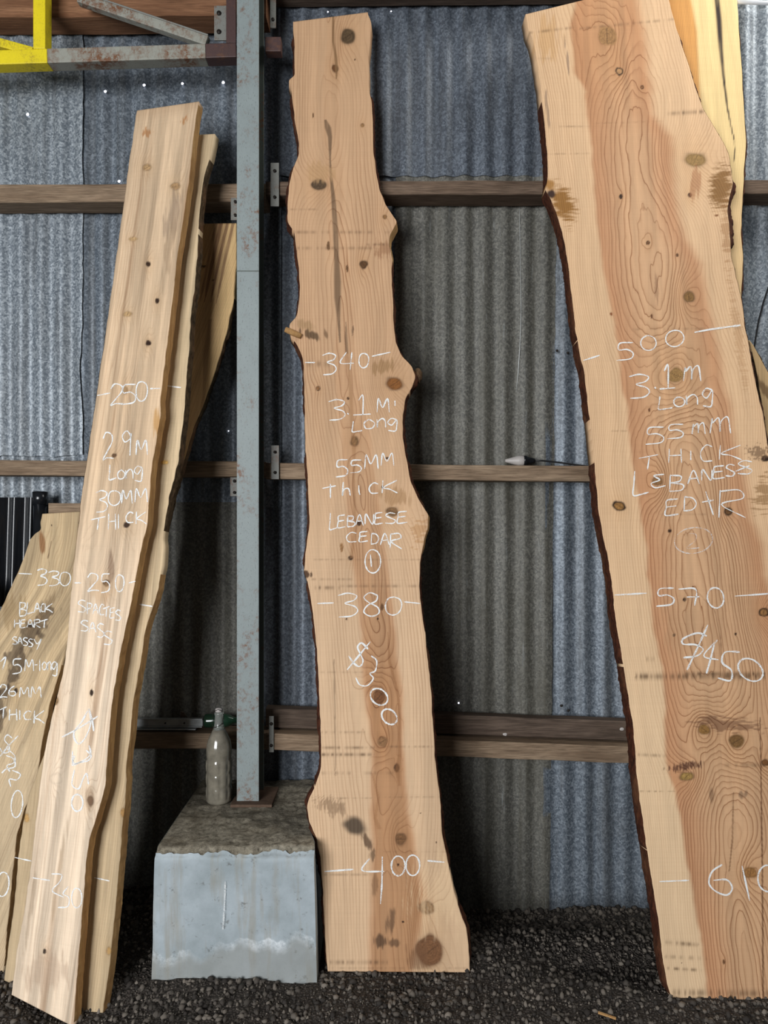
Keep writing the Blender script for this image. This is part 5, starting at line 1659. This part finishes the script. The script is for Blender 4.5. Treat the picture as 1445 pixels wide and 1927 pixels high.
# loose black lead on the right
cp = [unproj(px, py, 2.668) for px, py in [(1475, 470), (1450, 528), (1436, 570), (1427, 605), (1421, 640), (1415, 690), (1408, 760)]]
o = tube('black_cable', [tuple(p - cp[0]) for p in cp], .0030, M['cable'], None, 8)
o.location = cp[0]
tag(o, 'black cable hanging down the wall at the right edge', 'cable')

# black plastic downpipes and bits at the far left
def pipe(px0, py0, px1, py1, d0, d1, r, label, cap=False):
    a, b = unproj(px0, py0, d0), unproj(px1, py1, d1)
    root = empty('black_pipe', tuple(b))
    tube('pipe', [tuple(a - b), tuple((a - b) * .5), (0, 0, 0)], r, M['black_plastic'], root, 20)
    if cap:
        u = (a - b) / np.linalg.norm(a - b)
        tube('collar', [tuple(a - b - u * .045), tuple(a - b + u * .002)], r * 1.14, M['black_plastic'], root, 20)
    tag(root, label, 'pipe', 'black pipes behind the left boards')


# offcut of dark glossy corrugated plastic
a_, b_ = unproj(-110, 936, 2.61), unproj(63, 1012, 2.61)
xx, zz = np.meshgrid(np.linspace(a_[0], b_[0], 90), np.linspace(b_[2] - .25, a_[2], 10))
yy = a_[1] + .012 * np.cos(2 * math.pi * xx / .060) + .10 * (a_[2] - zz)* -0.6
Pm = np.stack([xx, yy, zz], -1).reshape(-1, 3)
o0 = Pm[45]
me = mesh_np('plastic_offcut', np.concatenate([Pm, Pm + np.array([0, .002, 0])]) - o0, [grid_faces(9, 89), grid_faces(9, 89, len(Pm))[:, ::-1]])
o = link('plastic_offcut', me, M['black_plastic'], None, True)
o.location = o0
tag(o, 'dark glossy corrugated plastic offcut above the left border of the stack', 'plastic sheet')
pipe(76, 927, 62, 1700, 2.62, 2.50, .024, 'black plastic pipe with a collar, beside the ragged board corner', True)
q0, q1 = unproj(91, 947, 2.565), unproj(175, 963, 2.565)
o = box('timber_batten', -(q1[0] - q0[0]) / 2, (q1[0] - q0[0]) / 2, -.006, .006, -(q0[2] - .0) / 2, (q0[2]) / 2, M['girt'], None, .001)
o.location = ((q0[0] + q1[0]) / 2, q0[1] + .006, q0[2] / 2)
tag(o, 'grey weathered batten standing behind the short black-heart board', 'board')
bm = bmesh.new()
bmesh.ops.create_icosphere(bm, subdivisions=5, radius=1)
for v in bm.verts:
    q = v.co.copy()
    nn = 1 + .16 * float(fbm(q.x * 2.6 + q.y, q.z * 2.6, 4, 4)) + .04 * math.sin(q.z * 22 + q.x * 9)
    v.co = Vector((q.x * .12 * nn, q.y * .05 * nn, max(q.z, -.97) * .33 * (1 + .06 * nn)))
o = bm_obj('plastic_sack', bm, mat_plain('grey_sack', L3(124, 132, 134), .5, 0, .4, .3, 18), None, 0, True)
q = unproj(-42, 1195, 2.49)
o.location = (q[0], q[1], .34)
o.scale = (1, 1, (q[2] + .16) / .66)
o.location.z = .33 * o.scale.z + .0
tag(o, 'crumpled grey plastic sack behind the short black-heart board', 'sack')
# white strip across the top right corner, standing in for a bright skylight gap
q0, q1 = unproj(1383, 3, 2.66), unproj(1560, 11, 2.66)
o = tube('skylight_gap_strip', [(0, 0, 0), tuple((q1 - q0) / 2), tuple(q1 - q0)], .0075, mat_plain('white_gap_strip', (.85, .87, .9), .4, 0, .4, .05), None, 12)
o.location = q0
tag(o, 'white strip standing in for a bright skylight gap at the top right corner', 'skylight gap')
# pale wood chip on the gravel
q = unproj(1142, 1912, 1.97)
bm = bmesh.new()
box_bm(bm, -.024, .024, -.004, .004, 0, .004)
o = bm_obj('wood_chip', bm, M['cut_edge'], None, .0012)
o.location = (q[0], q[1], float(ground_h(q[0], q[1])) + .006)
o.rotation_euler = (0, .12, -.35)
tag(o, 'pale wood chip lying on the dark gravel in front', 'wood chip')
